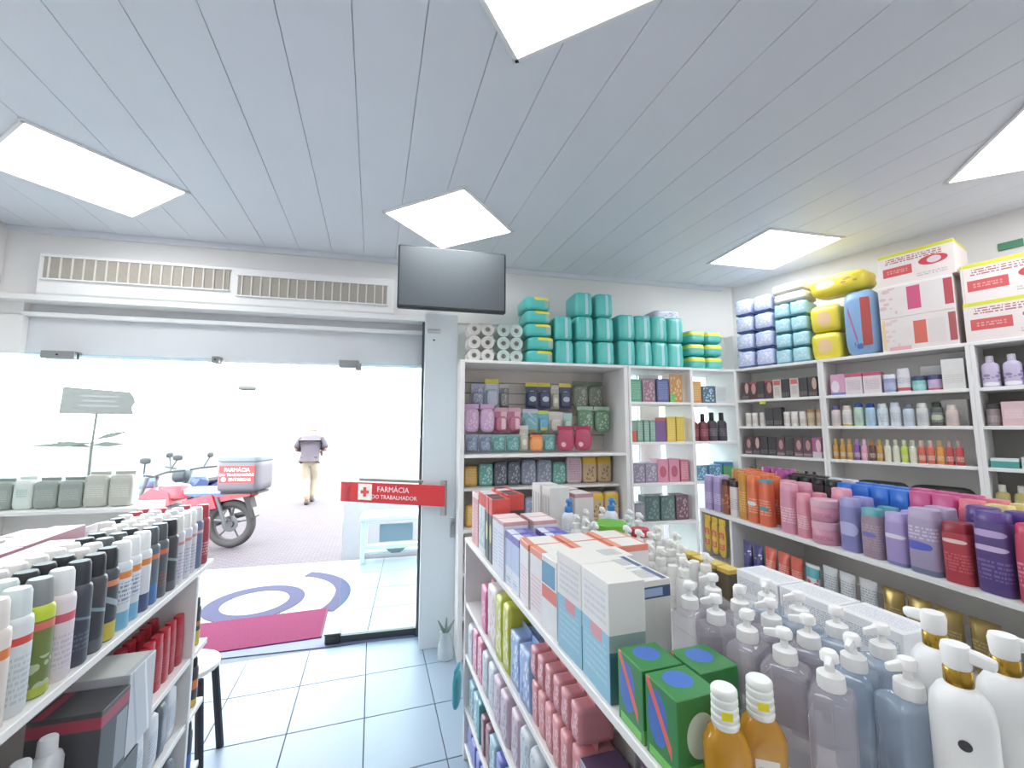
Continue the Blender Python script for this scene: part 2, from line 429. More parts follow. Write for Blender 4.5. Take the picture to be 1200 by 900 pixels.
def words(txt, size, m, parent, loc, rot=(R(90), 0, 0), name='lettering'):
    cu = bpy.data.curves.new('lettering', 'FONT'); cu.body = txt; cu.size = size; cu.extrude = .0006; cu.align_x = 'CENTER'; cu.resolution_u = 2; cu.materials.append(m)
    tmp = bpy.data.objects.new('tmp', cu); me = bpy.data.meshes.new_from_object(tmp); bpy.data.objects.remove(tmp); o = bpy.data.objects.new(name, me); col.objects.link(o); o.parent = parent; o.location = loc; o.rotation_euler = rot; return o
m_let = mat('#f6eded', .5)
words('FARMÁCIA', .058, m_let, sg, (.02, -.0075, .088)); words('DO TRABALHADOR', .044, m_let, sg, (.03, -.0075, .034))
ob('edge_strip', box(.55, .03, .02, .003), mat('#8e8b80', .5), sg, (-.02, .022, .165))
ob('bracket', box(.045, .03, .26, .004), m_metal, sg, (L_ / 2 - .02, .025, -.07))
t = thing('wall_switch', 'small grey metal latch on the pillar below the red sign', 'latch', FRONT.at(.236, -.267, .80), FRONT.a)
ob('plate', box(.03, .014, .15, .003), m_metal, t); ob('knob', loft(((.01, .01, 0), (.012, .012, .02), (.008, .008, .03)), 10), m_metal, t, (0, -.005, .1), (R(90), 0, 0))
t = thing('sensor_plate', 'small grey plate high on the pillar by the television', 'plate', FRONT.at(.07, -.262, 2.40), FRONT.a)
ob('cover', box(.10, .01, .03, .003), m_metal, t); ob('screw', loft(((.008, .008, 0), (.008, .008, .006)), 8), m_black, t, (0, -.004, -.06), (R(90), 0, 0))

# ------------------------------------------------------------------ outside
m_porch = mat('#747f86', .4, .3, grain=.03, scale=2)
ground = struct('ground', box(60, 60, .2, .001), paver_mat(), (0, 34.2, -.225), 0, 'pale interlocking paving of the street')
porch = wall('pavement_porch', FRONT, -3.6, 3.6, .06, 2.08, -.12, -.006, mat('#3a4146', .6, .1), 'white tiled porch in front of the shop')
for i in range(18):
    for j in range(4):
        ob('tile', box(.394, .494, .006, .0015), m_porch, porch, (-3.6 + .4 * (i + .5), -1.01 + .06 + .5 * (j + .5) - .035, .114))
m_ring = mat('#44465a', .9, .05, grain=.06)
e = tag(ob('floor_emblem', ring(.285, .42, .003, 40), m_ring, None, (-1.0, 4.69, .0005)), 'grey-violet ring emblem laid in the white porch floor', 'emblem')
e = tag(ob('floor_emblem', ring(.70, .84, .003, 24, -32, 62), m_ring, None, (-1.0, 4.69, .0005)), 'grey arc emblem in the porch floor beyond the ring', 'emblem')
t = thing('door_mat', 'bright magenta door mat lying on the threshold', 'mat', (-.98, 4.04, 0), R(0))
ob('pile', box(1.30, .56, .010, .004), mat('#602a44', .95, .1, grain=.15, scale=160, bump=.5), t)
for s in (-1, 1): ob('hem', box(.015, .56, .013, .003), mat('#54253c', .9), t, (s * .6425, 0, 0))
wall('threshold_strip', FRONT, -2.9, -.02, -.06, .12, -.004, .0015, mat('#626a86', .6, .15, grain=.03), 'pale lavender stone threshold of the entrance')

# white stand outside
t = thing('steel_stand', 'white steel stand with a grey panel on the porch', 'stand', (.30, 5.72, 0), R(-4))
m_w2 = mat('#b9c2c6', .4)
for sx in (-.36, .36):
    for sy in (-.18, .18): ob('leg', box(.05, .05, .50, .005), m_w2, t, (sx, sy, 0))
ob('top', box(.80, .44, .05, .006), m_w2, t, (0, 0, .50)); ob('rail', box(.68, .04, .05, .004), m_w2, t, (0, -.18, .16))
ob('panel', box(.40, .02, .21, .003), mat('#6a7a86', .5), t, (.03, -.17, .24)); ob('tray', box(.68, .36, .03, .004), m_w2, t, (0, 0, .10))
ob('hook_plate', prism([(-.12, .05), (.12, .05), (.05, 0), (-.05, 0)], -.01, .01), mat('#55606a', .5), t, (.03, -.21, .11))

# signpost
t = thing('signpost', 'weathered grey board on a thin post with flat arms, seen beyond the motorcycles', 'sign', (-5.50, 11.0, -.02), R(28))
m_sg = mat('#4d4846', .7, grain=.1, scale=12); m_p = mat('#37352c', .6)
ob('pole', sweep(((0, 0, 0), (.0, 0, 1.2), (.03, 0, 2.0)), .022, 8), m_p, t)
bd = ob('board', prism([(-.56, -.27), (.55, -.27), (.51, -.12), (.56, .0), (.53, .12), (.45, .22), (-.54, .27)], -.02, .02), m_sg, t, (.05, 0, 2.20))
for dz, w in ((.08, .6), (-.02, .5), (-.12, .6)): ob('print_line', box(w, .004, .04, .001), mat('#5b5654', .7), bd, (0, -.021, dz))
m_arm = mat('#47463f', .7)
for q, (dx, dz) in enumerate(((-.82, .06), (.62, .18), (-.55, -.10), (.5, -.02))):
    s = 1 if dx > 0 else -1
    ob('arm', prism([(0, .0), (abs(dx) * .4, .07), (abs(dx), .03), (abs(dx) * .5, -.03)], -.015, .015), m_arm, t, (0, .02 * q - .03, 1.30 + dz * .5), (0, -math.atan2(dz, dx) if s > 0 else math.atan2(dz, -dx), 0 if s > 0 else math.pi))

# motorcycles
def wheel(parent, x, m_t, m_r):
    w = ob('wheel', torus(.275, .055, 36, 10), m_t, parent, (x, 0, .33))
    ob('rim', torus(.222, .016, 32, 8), m_r, w); ob('hub', loft(((.05, .05, -.06), (.06, .06, 0), (.05, .05, .06)), 14), m_r, w, (0, 0, 0), (R(90), 0, 0))
    for k in range(5):
        a = 2 * math.pi * k / 5 + .3; ob('spoke', sweep(((.05 * math.cos(a), 0, .05 * math.sin(a)), (.225 * math.cos(a + .12), 0, .225 * math.sin(a + .12))), .014, 6), m_r, w)
    ob('brake_disc', ring(.06, .11, .006, 24), mat('#5b5d60', .3, .5, .6), w, (0, .035, 0), (R(90), 0, 0))
def motorcycle(loc, rz, label, c_body, c_trim, with_box):
    t = thing('motorcycle', label, 'motorcycle', loc, rz, 'motorcycles parked outside')
    m_t = mat('#3a3839', .8); m_r = mat('#454548', .5); m_b = mat(c_body, .3); m_c = mat(c_trim, .35); m_e = mat('#55555a', .4, .5, .2)
    wheel(t, 0, m_t, m_r); wheel(t, 1.32, m_t, m_r)
    ob('frame', sweep(((.05, 0, .36), (.38, 0, .40), (.55, 0, .32), (.85, 0, .36), (1.02, 0, .74), (1.05, 0, .92)), .03, 8), m_e, t)
    for s in (-1, 1):
        ob('shock', sweep(((.03, .11 * s, .36), (.16, .10 * s, .70)), .025, 8), m_e, t)
        ob('fork', sweep(((1.32, .09 * s, .33), (1.14, .09 * s, .80), (1.09, .09 * s, .98)), .024, 8), m_e, t)
        ob('mirror', puff(.13, .05, .08, 3, 4), m_t, t, (.98, .30 * s, 1.18)); ob('mirror_stalk', sweep(((1.03, .24 * s, 1.04), (.98, .30 * s, 1.20)), .008, 6), m_t, t)
        ob('side_cover', prism([(.15, .56), (.55, .48), (.60, .66), (.22, .74)], .10 * s - .02, .10 * s + .02), m_b, t)
        ob('footpeg', sweep(((.48, .08 * s, .33), (.48, .24 * s, .33)), .015, 6), m_t, t)
    ob('engine', puff(.40, .26, .32, 6, 5), m_e, t, (.66, 0, .28))
    ob('cylinder_head', puff(.18, .2, .2, 5, 4), m_e, t, (.80, 0, .44))
    ob('tank', loft(((.10, .06, 0), (.24, .15, .04), (.25, .16, .12), (.18, .13, .20), (.06, .05, .23)), 18), m_b, t, (.78, 0, .66))
    ob('shroud', prism([(.72, .62), (1.10, .52), (1.16, .70), (.98, .84), (.75, .78)], -.17, .17), m_b, t)
    ob('seat', loft(((.34, .10, 0), (.38, .13, .04), (.37, .125, .09), (.30, .09, .11)), 18, 3), m_c, t, (.30, 0, .72))
    ob('tail', prism([(-.28, .72), (.20, .62), (.30, .72), (-.26, .80)], -.09, .09), m_b, t)
    ob('rear_fender', prism([(-.34, .42), (-.30, .40), (-.16, .72), (-.24, .74)], -.07, .07), m_t, t)
    ob('number_plate', box(.012, .18, .12, .002), mat('#6b6c70', .5), t, (-.36, 0, .44), (0, R(18), 0))
    ob('tail_light', puff(.06, .14, .06, 4, 4), mat('#a01318', .2), t, (-.29, 0, .70))
    ob('front_fender', prism([(1.10, .62), (1.30, .70), (1.56, .60), (1.50, .56), (1.30, .645), (1.14, .58)], -.07, .07), m_b, t)
    ob('headlight', puff(.16, .22, .20, 4, 5), m_c, t, (1.17, 0, .82))
    ob('handlebar', sweep(((.92, -.38, 1.03), (1.05, -.20, 1.02), (1.08, 0, .98), (1.05, .20, 1.02), (.92, .38, 1.03)), .014, 8), m_t, t)
    ob('exhaust', sweep(((.72, -.14, .30), (.40, -.17, .24), (.05, -.19, .40), (-.22, -.19, .46)), (.02, .025, .05, .045), 10), m_e, t)
    ob('kickstand', sweep(((.56, .10, .30), (.60, .26, .01)), .013, 6), m_t, t)
    if with_box:
        bx = ob('delivery_box', puff(.56, .46, .46, 9, 8), mat('#57555c', .5), t, (-.16, 0, .78))
        ob('lid', puff(.57, .47, .10, 8, 6), mat('#5f6a70', .5), bx, (0, 0, .40))
        ob('box_rack', box(.50, .30, .03, .005), m_t, bx, (0, 0, -.03))
        s_ = ob('box_sign', box(.46, .006, .23, .001), mat('#b3161d', .4), bx, (0, .232, .13), (0, 0, math.pi))
        m_bl = mat('#7c5a58', .5)
        words('FARMÁCIA', .07, m_let, s_, (0, -.0045, .155)); words('DO TRABALHADOR', .05, m_let, s_, (0, -.0045, .095)); words('ENTREGAS', .06, m_let, s_, (.04, -.0045, .028))
        ob('phone_disc', loft(((.03, .03, 0), (.03, .03, .003)), 16), m_let, s_, (-.17, -.003, .05), (R(90), 0, 0))
    return t
motorcycle((-1.84, 6.95, -.025), R(180 - 14), 'red motorcycle with a grey delivery box parked on the paving', '#c92a3a', '#7486b0', True)
motorcycle((-2.62, 9.1, -.025), R(-100), 'blue and grey motorcycle facing the shop behind the red one', '#25305e', '#2c2c34', False)

# person walking away
def skin_mesh(name, verts, edges, rad, m, parent, sub=2):
    me = bpy.data.meshes.new(name); me.from_pydata(verts, edges, []); me.update()
    o = ob(name, me, m, parent); me.materials.clear(); me.materials.append(m)
    md = o.modifiers.new('skin', 'SKIN'); md.use_smooth_shade = True
    for i, v in enumerate(me.skin_vertices[0].data):
        r = rad[i]; v.radius = r if isinstance(r, tuple) else (r, r); v.use_root = (i == 0)
    s2 = o.modifiers.new('sub', 'SUBSURF'); s2.levels = sub; s2.render_levels = sub
    return o
pr = thing('person', 'person in dark top and light trousers walking away over the paving', 'person', (-1.31, 10.35, -.025), R(0))
m_skin = mat('#8a6a58', .5)
# y forward (away); a stooped back, left leg behind
BV = [(0, 0, .92), (0, .02, 1.08), (0, .10, 1.26), (0, .20, 1.40), (0, .29, 1.47), (0, .36, 1.51), (0, .40, 1.57),
      (.10, 0, .88), (.09, .16, .50), (.05, .14, .09), (.05, .28, .03), (-.10, 0, .88), (-.07, .04, .48), (.0, -.20, .12), (.0, -.10, .03),
      (.20, .17, 1.38), (.31, .10, 1.16), (.20, .36, 1.14), (-.20, .17, 1.38), (-.31, .12, 1.16), (-.18, .38, 1.12)]
BE = [(0, 1), (1, 2), (2, 3), (3, 4), (4, 5), (5, 6), (0, 7), (7, 8), (8, 9), (9, 10), (0, 11), (11, 12), (12, 13), (13, 14), (3, 15), (15, 16), (16, 17), (3, 18), (18, 19), (19, 20)]
BR = [.13, .13, .15, .13, .06, .095, .10, .085, .06, .045, .04, .085, .06, .045, .04, .055, .042, .032, .055, .042, .032]
skin_mesh('body', BV, BE, BR, m_skin, pr)
skin_mesh('trousers', [BV[i] for i in (0, 7, 8, 9, 11, 12, 13)] + [(0, .01, 1.0)], [(0, 1), (1, 2), (2, 3), (0, 4), (4, 5), (5, 6), (0, 7)], [.15, .11, .085, .066, .11, .085, .066, .145], mat('#8f8676', .8), pr)
skin_mesh('shirt', [BV[i] for i in (1, 2, 3, 15, 18)] + [(.31, .10, 1.17), (-.31, .12, 1.17), (0, 0, .98), (0, .26, 1.46)], [(0, 1), (1, 2), (2, 3), (2, 4), (3, 5), (4, 6), (0, 7), (2, 8)], [.20, .235, .20, .10, .10, .085, .085, .17, .07], mat('#47424a', .85, grain=.1), pr)
skin_mesh('hair', [(0, .37, 1.54), (0, .40, 1.60)], [(0, 1)], [.098, .105], mat('#2a2522', .8), pr, 2)
for i in (10, 14):
    x, y, z = BV[i]; ob('shoe', puff(.10, .27, .09, 4, 5), mat('#3a3632', .7), pr, (x, y - .02, 0))
for s, i in ((1, 17), (-1, 20)):
    x, y, z = BV[i]; h_ = ob('hand', puff(.05, .07, .09, 3, 4), m_skin, pr, (x, y, z - .07))
    for k in range(4): ob('finger', sweep(((-.02 + .013 * k, .01, .01), (-.02 + .013 * k, .015, -.03 - .008 * (k in (1, 2))), (-.02 + .013 * k, .03, -.055 - .008 * (k in (1, 2)))), .008, 6), m_skin, h_)
    ob('thumb', sweep(((-.025 * s, .02, .05), (-.04 * s, .035, .02), (-.035 * s, .045, -.005)), .009, 6), m_skin, h_)

# street lamp far down the road
t = thing('street_lamp', 'dark street lamp head on a pale thin pole beyond the road', 'street lamp', (-5.4, 19.0, -.03), R(0))
ob('pole', sweep(((0, 0, 0), (0, 0, 2.9), (.1, 0, 3.18), (.35, 0, 3.24)), .03, 8), mat('#e6e6e6', .6), t)
ob('lamp_head', puff(.62, .3, .22, 3, 6), mat('#4a4d4a', .6), t, (.62, 0, 3.10))

# ------------------------------------------------------------------ gondolas and shelving
def local_box(name, x0, x1, y0, y1, z0, z1, m, parent, b=.002):
    return ob(name, box(round(x1 - x0, 4), round(y1 - y0, 4), round(z1 - z0, 4), b), m, parent, ((x0 + x1) / 2, (y0 + y1) / 2, z0))
def unit(name, label, cat, fr, x0, x1, depth, shelves, top, back=True, y0=0.0, up=.02, base=True, back_m=None, thick=.022, group=None, ends=True):
    t = thing(name, label, cat, fr.at(x0, y0, 0), fr.a, group); w = x1 - x0
    if ends:
        for a in (0, w - up): local_box('side_panel', a, a + up, 0, depth, 0, top - thick, m_shelf, t)
    for z in shelves: local_box('shelf', up if ends else 0, w - up if ends else w, .004, depth - .012, z - thick, z, m_shelf, t)
    local_box('top_board', 0, w, 0, depth, top - thick, top, m_shelf, t)
    if back: local_box('back_panel', up if ends else 0, w - up if ends else w, depth - .012, depth, 0 if base else shelves[-1], top - thick, back_m or m_back, t)
    if base: local_box('plinth', up if ends else 0, w - up if ends else w, .03, .05, 0, .057, m_shelf, t)
    return t
# gondola beside the boxes (aisle side at x=.48)
DZ = (.75, .50, .25, .08); TOP = 1.07
g = unit('gondola_shelf', 'white gondola shelf holding boxes, pump bottles and bagged goods', 'shelf', G1, 0, 2.05, .38, DZ, TOP, True)
local_box('deck', 0, 2.05, .38, .80, TOP - .022, TOP, m_shelf, g); local_box('side_panel', 0, .02, .38, .80, 0, TOP - .022, m_shelf, g); local_box('side_panel', 2.03, 2.05, .38, .80, 0, TOP - .022, m_shelf, g)
# shampoo gondola
g2 = unit('gondola_shelf', 'white gondola shelf holding the shampoo bottles and tubes', 'shelf', G2, 0, 2.3, .52, (.80, .50, .20), 1.11, True)
local_box('divider', .28, .30, .005, .508, .80, 1.088, m_shelf, g2)
# spray can gondola
g3 = unit('gondola_shelf', 'white gondola shelf holding the spray cans and red bottles', 'shelf', LEFT, .30, 2.085, .40, (.74, .50, .25, .08), TOP, True)
local_box('deck', 0, 1.785, .40, .85, TOP - .022, TOP, m_shelf, g3); local_box('side_panel', 0, .02, .40, .85, 0, TOP - .022, m_shelf, g3); local_box('side_panel', 1.765, 1.785, .40, .85, 0, TOP - .022, m_shelf, g3)
g4 = unit('end_rack', 'narrow white rack on the door end of the spray can gondola', 'rack', LEFT, 2.087, 2.24, .85, (.74, .50, .25, .08), TOP, True, .0, ends=False)
# wall units on the right
RZ = (1.885, 1.655, 1.41, 1.16, .90, .60, .30, .08)
unit('wall_shelving', 'white wall shelving bay in the corner, filled with dark hair dye boxes', 'shelving', RIGHT, .0, .67, .26, RZ, 2.165, group='white wall shelving bays')
unit('wall_shelving', 'white wall shelving bay with skin creams and a row of small bottles', 'shelving', RIGHT, .67, 1.46, .26, RZ, 2.165, group='white wall shelving bays')
unit('wall_shelving', 'white wall shelving bay at the edge, with lilac bottles and a dark back', 'shelving', RIGHT, 1.46, 2.25, .26, RZ, 2.165, group='white wall shelving bays', back_m=mat('#8f8e88', .6))
# units along the front glass
u1 = unit('display_unit', 'white hook display unit with bagged goods in rows', 'display unit', FRONT, .26, 1.64, .42, (1.44, .90, .60, .30, .08), 2.155, True, -.5, .035, back_m=mat('#d6cfc8', .6))
for k, z in enumerate((2.02, 1.93, 1.84, 1.75, 1.66, 1.57)): local_box('groove_rail', .04, 1.34, .398, .407, z, z + .008, mat('#9c968f', .6), u1)
u2 = unit('display_unit', 'open white shelf unit against the bright glass', 'display unit', FRONT, 1.645, 2.245, .40, (1.855, 1.524, 1.19, .88, .5, .1), 2.155, False, -.5, .02)
u3 = unit('display_unit', 'open corner shelf unit holding dark red bottles', 'display unit', FRONT, 2.25, 2.70, .38, (1.855, 1.524, 1.19, .88, .5, .1), 2.155, False, -.48, .016)

# ------------------------------------------------------------------ product shapes: lists of (part, mesh, parent part, offset, rotation)
def f4(*a): return tuple(round(x, 4) for x in a)
def S_can(r, h, ch, n=16):
    b = loft(((r * .9, r * .9, 0), (r, r, .004), (r, r, h - ch - .016), (r * .95, r * .95, h - ch - .005), (r * .80, r * .80, h - ch)), n)
    c = loft((f4(r * .80, r * .80, 0), f4(r * .82, r * .82, .004), f4(r * .77, r * .77, ch - .008), f4(r * .66, r * .66, ch)), n)
    return [('body', b, None, (0, 0, 0)), ('cap', c, None, (0, 0, h - ch))]
def S_bottle(w, d, h, ch, cw, p=3.0, n=16, sh=.16, waist=1.0):
    H = h - ch
    b = loft((f4(w * .46, d * .46, 0), f4(w / 2, d / 2, .006), f4(w / 2 * waist, d / 2 * waist, H * .5), f4(w / 2, d / 2, H * (1 - sh)), f4(w * .42, d * .42, H * (1 - sh * .4)), f4(cw * .5, cw * .5, H)), n, p)
    c = loft((f4(cw * .5, cw * .5, 0), f4(cw * .52, cw * .52, .003), f4(cw * .5, cw * .5, ch - .004), f4(cw * .42, cw * .42, ch)), n)
    return [('body', b, None, (0, 0, 0)), ('cap', c, None, (0, 0, H))]
def S_flat(w, d, h, ch, p=4.0, n=16, taper=.92):
    """flat-sided shampoo with a full-width cap"""
    H = h - ch
    b = loft((f4(w * .47, d * .47, 0), f4(w / 2, d / 2, .006), f4(w / 2, d / 2, H * .7), f4(w / 2 * taper, d / 2 * taper, H)), n, p)
    c = loft((f4(w * .475 * taper, d * .475 * taper, 0), f4(w * .47 * taper, d * .47 * taper, ch - .005), f4(w * .42 * taper, d * .42 * taper, ch)), n, p)
    return [('body', b, None, (0, 0, 0)), ('cap', c, None, (0, 0, H))]
def S_pump(w, d, h, p=3.0, n=16, col_r=.017, sh=.15):
    """bottle of height h to its shoulder, with collar, pump head and nozzle above"""
    b = loft((f4(w * .46, d * .46, 0), f4(w / 2, d / 2, .006), f4(w / 2, d / 2, h * (1 - sh)), f4(w * .44, d * .44, h * (1 - sh * .45)), f4(w * .3, d * .3, h * (1 - sh * .1)), f4(col_r * .8, col_r * .8, h)), n, p)
    c = loft(((col_r, col_r, 0), (col_r * 1.05, col_r * 1.05, .004), (col_r, col_r, .022), (col_r * .7, col_r * .7, .026)), 14)
    hd = loft(((.007, .007, 0), (.006, .006, .012), (.013, .013, .016), (.014, .013, .026), (.011, .010, .031)), 12)
    nz = loft(((.0085, .006, 0), (.008, .006, .012), (.0065, .0045, .026), (.005, .0035, .028)), 8, 3)
    return [('body', b, None, (0, 0, 0)), ('collar', c, None, (0, 0, h - .001)), ('pump_head', hd, None, (0, 0, h + .025)), ('nozzle', nz, 2, (.004, 0, .021), (0, R(98), 0))]
def S_jar(r, h, lh, n=18):
    b = loft((f4(r * .94, r * .94, 0), f4(r, r, .004), f4(r, r, h - lh - .004), f4(r * .95, r * .95, h - lh)), n)
    c = loft((f4(r * 1.02, r * 1.02, 0), f4(r * 1.02, r * 1.02, lh - .004), f4(r * .95, r * .95, lh)), n)
    return [('body', b, None, (0, 0, 0)), ('lid', c, None, (0, 0, h - lh))]
def S_tube(w, h, ch, n=16):
    """squeeze tube standing on its cap, flat crimp on top"""
    b = loft((f4(w * .30, w * .30, 0), f4(w * .36, w * .34, .006), f4(w * .42, w * .26, (h - ch) * .4), f4(w * .48, w * .10, (h - ch) * .85), f4(w * .5, .0025, (h - ch) * .93), f4(w * .5, .0025, h - ch)), n, 2.4)
    c = loft((f4(w * .31, w * .31, 0), f4(w * .33, w * .33, .004), f4(w * .32, w * .32, ch)), n)
    return [('cap', c, None, (0, 0, 0)), ('body', b, None, (0, 0, ch))]
def S_box(w, d, h): return [('carton', box(w, d, h), None, (0, 0, 0))]
def S_pack(w, d, h, p=6.0, seed=0, wr=.03): return [('wrap', puff(w, d, h, p, 6, seed, wr), None, (0, 0, 0))]
def S_fold(w, d, h, p=6.0, seed=0):
    """bagged pack with a folded seal at the top"""
    return [('wrap', puff(w, d, h, p, 6, seed, .05), None, (0, 0, 0)), ('seal', box(w * .86, .006, .022, .001), None, (0, 0, h - .006))]
def S_blister(w, h, d, bulge=.6):
    """hanging card with a bubble; z=0 at its foot"""
    return [('card', box(w, .0025, h, .0006), None, (0, .0, 0)), ('bubble', puff(w * .8, d, h * bulge, 5, 5), None, (0, -d / 2 - .001, h * .06)), ('header', box(w, .004, h * .16, .0008), None, (0, -.0006, h * .86))]
def S_bag(w, h, d, seed=0):
    """hanging pouch with a flat header"""
    return [('pouch', puff(w, d, h * .88, 3.4, 6, seed, .04), None, (0, -d / 2, 0)), ('header', box(w * .96, .003, h * .16, .0008), None, (0, -d / 2, h * .84))]
WH, LB = m_white, mat('#eae6e0', .4)
def put(kind, parts, mats, loc, rz, label, cat, group=None):
    if len(parts) == 1:
        o = ob(kind, parts[0][1], mats[0], None, loc, (0, 0, rz)); return tag(o, label, cat, group)
    t = thing(kind, label, cat, loc, rz, group); made = []
    for i, p in enumerate(parts):
        made.append(ob(p[0], p[1], mats[min(i, len(mats) - 1)], t if p[2] is None else made[p[2]], p[3], p[4] if len(p) > 4 else (0, 0, 0)))
    return t
ORD = ['', 'first', 'second', 'third', 'fourth', 'fifth', 'sixth', 'seventh', 'eighth', 'ninth', 'tenth', 'eleventh', 'twelfth', 'thirteenth', 'fourteenth', 'fifteenth', 'sixteenth', 'seventeenth', 'eighteenth', 'nineteenth', 'twentieth']
ORD += ['twenty-' + o for o in ORD[1:10]]
class P:
    """a product kind: shape, materials, width along the shelf, words"""
    def __init__(s, kind, parts, mats, w, desc, cat): s.kind, s.parts, s.mats, s.w, s.desc, s.cat = kind, parts, mats, w, desc, cat
def row(fr, z, y, x, items, where, end, group, gap=.006, spin=0.0, jit=.004, xs=None):
    """items along a shelf front from x on; a number is a gap; labels count look-alikes from that end"""
    tot, seen = {}, {}
    for it in items:
        if isinstance(it, P): tot[it.desc] = tot.get(it.desc, 0) + 1
    k = 0
    for it in items:
        if not isinstance(it, P): x += it; continue
        cx = x + it.w / 2 if xs is None else xs[k]; k += 1
        seen[it.desc] = seen.get(it.desc, 0) + 1; i = seen[it.desc]
        lab = it.desc if tot[it.desc] == 1 else it.desc + ', ' + ORD[i] + ' from the ' + end + ','
        put(it.kind, it.parts, it.mats, fr.at(cx, y + random.uniform(-jit, jit), z + .0005), fr.a + spin + random.uniform(-.05, .05), lab + ' ' + where, it.cat, group)
        x += it.w + gap
    return x

# ------------------------------------------------------------------ spray can gondola, deck
ALL = (-9, 9)
def can(base, cap, desc, *marks, r=.0295, h=.245, ch=.055):
    return P('spray_can', S_can(r, h, ch), (prt(base, *marks), mat(cap, .4)), 2 * r, desc, 'spray can')
c_wr = can('#dde3e4', '#d7e2e2', 'white spray can with red band', (*ALL, .72, .80, '#d8402f'), (.25, .75, .1, .6, '#c5cbd2', 'text'))
c_or = can('#e4d9d0', '#e8dfda', 'cream spray can with orange band', (*ALL, .70, .80, '#e0782f'))
c_gr = can('#6d7c2c', '#8d9090', 'green spray can with grey cap', (*ALL, .84, 1.0, '#c3d21e'), (*ALL, .74, .82, '#dd6a5e'), (.3, .7, .1, .45, '#b9c49a', 'motley'), (*ALL, .02, .12, '#aebd2a'))
c_pk = can('#e6dbe0', '#e9e9ea', 'white and pink spray can', (*ALL, .68, .78, '#d5556a'), (.3, .7, .15, .55, '#cfc3d0', 'text'))
c_nv = can('#2e3444', '#3a3d42', 'navy spray can with dark cap', (.2, .8, .5, .62, '#6b7f9a', 'diag'), (.3, .7, .2, .4, '#566076', 'text'))
c_bk = can('#35373c', '#303236', 'black spray can with black cap', (.2, .8, .45, .62, '#8ba0a8', 'diag'), (*ALL, .02, .18, '#5a5c66'))
c_by = can('#3a4048', '#35373a', 'dark spray can with yellow base', (*ALL, .02, .26, '#d2c238'), (*ALL, .76, .84, '#e38a5a'), (.2, .8, .35, .65, '#9fb2b8', 'diag'))
c_wb = can('#dfe5ea', '#eef0ef', 'white spray can with blue base', (*ALL, .02, .28, '#74b6d8'), (*ALL, .76, .86, '#e08a3a'), (.3, .7, .4, .7, '#8f9db5', 'text'))
c_wn = can('#e3e4e8', '#f0f0ef', 'white spray can with navy base', (*ALL, .02, .30, '#3b4a78'), (*ALL, .76, .86, '#e08a3a'))
c_gb = can('#5d6a74', '#586064', 'grey spray can with blue base', (*ALL, .02, .34, '#3f77b8'), (*ALL, .76, .84, '#d97a52'))
c_gy = can('#555a60', '#5b6062', 'slate spray can with red print', (*ALL, .76, .84, '#d96a4a'), (.3, .7, .2, .45, '#a05a50', 'text'))
c_wl = can('#d9d6de', '#ecebe6', 'white spray can with lilac body', (*ALL, .74, .80, '#cf8f86'), (.25, .75, .1, .6, '#b4adc8', 'text'))
c_bl = can('#6d7796', '#d9dade', 'blue-grey spray can with pale cap', (*ALL, .74, .80, '#d4b0a8'))
c_rd = can('#b03a44', '#b5474f', 'red spray can', (.3, .7, .2, .5, '#e0b0b0', 'text'))
gl = 'spray cans on the gondola deck'
row(LEFT, TOP, .040, 1.095, [c_or, c_wr, c_gr, c_pk, c_nv, c_bk, c_by, c_wb, c_wb, c_wn, c_gb, c_gy, c_bk, c_wl, c_wl, c_wl, c_bl, c_rd], 'in the front row', 'near end', gl, .003)
row(LEFT, TOP, .104, 1.16, [c_wr, c_wr, c_bk, c_bk, c_by, c_wl, c_wl, c_gy, c_gy, c_bk, c_wl, c_wl, c_wl, c_wl, c_bl, c_bl, c_rd], 'in the second row', 'near end', gl, .003)
row(LEFT, TOP, .168, 1.24, [c_wl] * 6 + [c_bk, c_bk, c_wl, c_wl, c_wl, c_wl, c_wl, c_bl, c_rd], 'in the third row', 'near end', gl, .003)
row(LEFT, TOP, .232, 1.86, [c_wl, c_bk, c_wl, c_rd, c_rd], 'in the fourth row', 'near end', gl, .003)
def carton(w, d, h, base, desc, *marks, kind='carton', cat='box'):
    return P(kind, S_box(w, d, h), (prt(base, *marks),), w, desc, cat)
pink = carton(.30, .09, .215, '#b5748a', 'long pink carton', (4, 5, .1, .9, '#b8889a'), (.1, .9, .3, .6, '#efc9d0', 'text'))
pinkp = carton(.30, .09, .22, '#c295a2', 'long pale pink carton', (.05, .95, .2, .7, '#dba6b4', 'text'))
whit = carton(.20, .12, .22, '#e3e3e1', 'white and teal carton', (*ALL, .72, .92, '#7fb9bb'), (.1, .9, .15, .5, '#b0b8c0', 'text'))
redc = carton(.20, .12, .24, '#dcdad7', 'white carton with red stripe', (*ALL, .80, .95, '#c2424a'), (.2, .8, .2, .6, '#8a6a68', 'motley'))
maro = carton(.12, .10, .20, '#8e3a40', 'maroon carton', (.1, .9, .4, .7, '#d8b5b0', 'text'), (4, 5, .2, .8, '#a5545a'))
gp = 'cartons behind the spray cans'
row(LEFT, TOP, .28, 1.18, [pinkp, pink], 'on the spray can gondola', 'near end', gp, .006)
row(LEFT, TOP, .385, 1.40, [pinkp, pinkp], 'behind the long pink cartons', 'near end', gp, .006)
row(LEFT, TOP, .52, 1.42, [redc, whit, maro, maro], 'in the rearmost row', 'near end', gp, .008)
bagc = P('clear_bag', S_fold(.10, .07, .19, 5, 3), (clear('#e9e9ea', .8, .3),), .10, 'clear plastic bag', 'bag')
row(LEFT, TOP, .36, 2.02, [bagc], 'beyond the pink cartons', 'near end', 'clear bags on the deck')
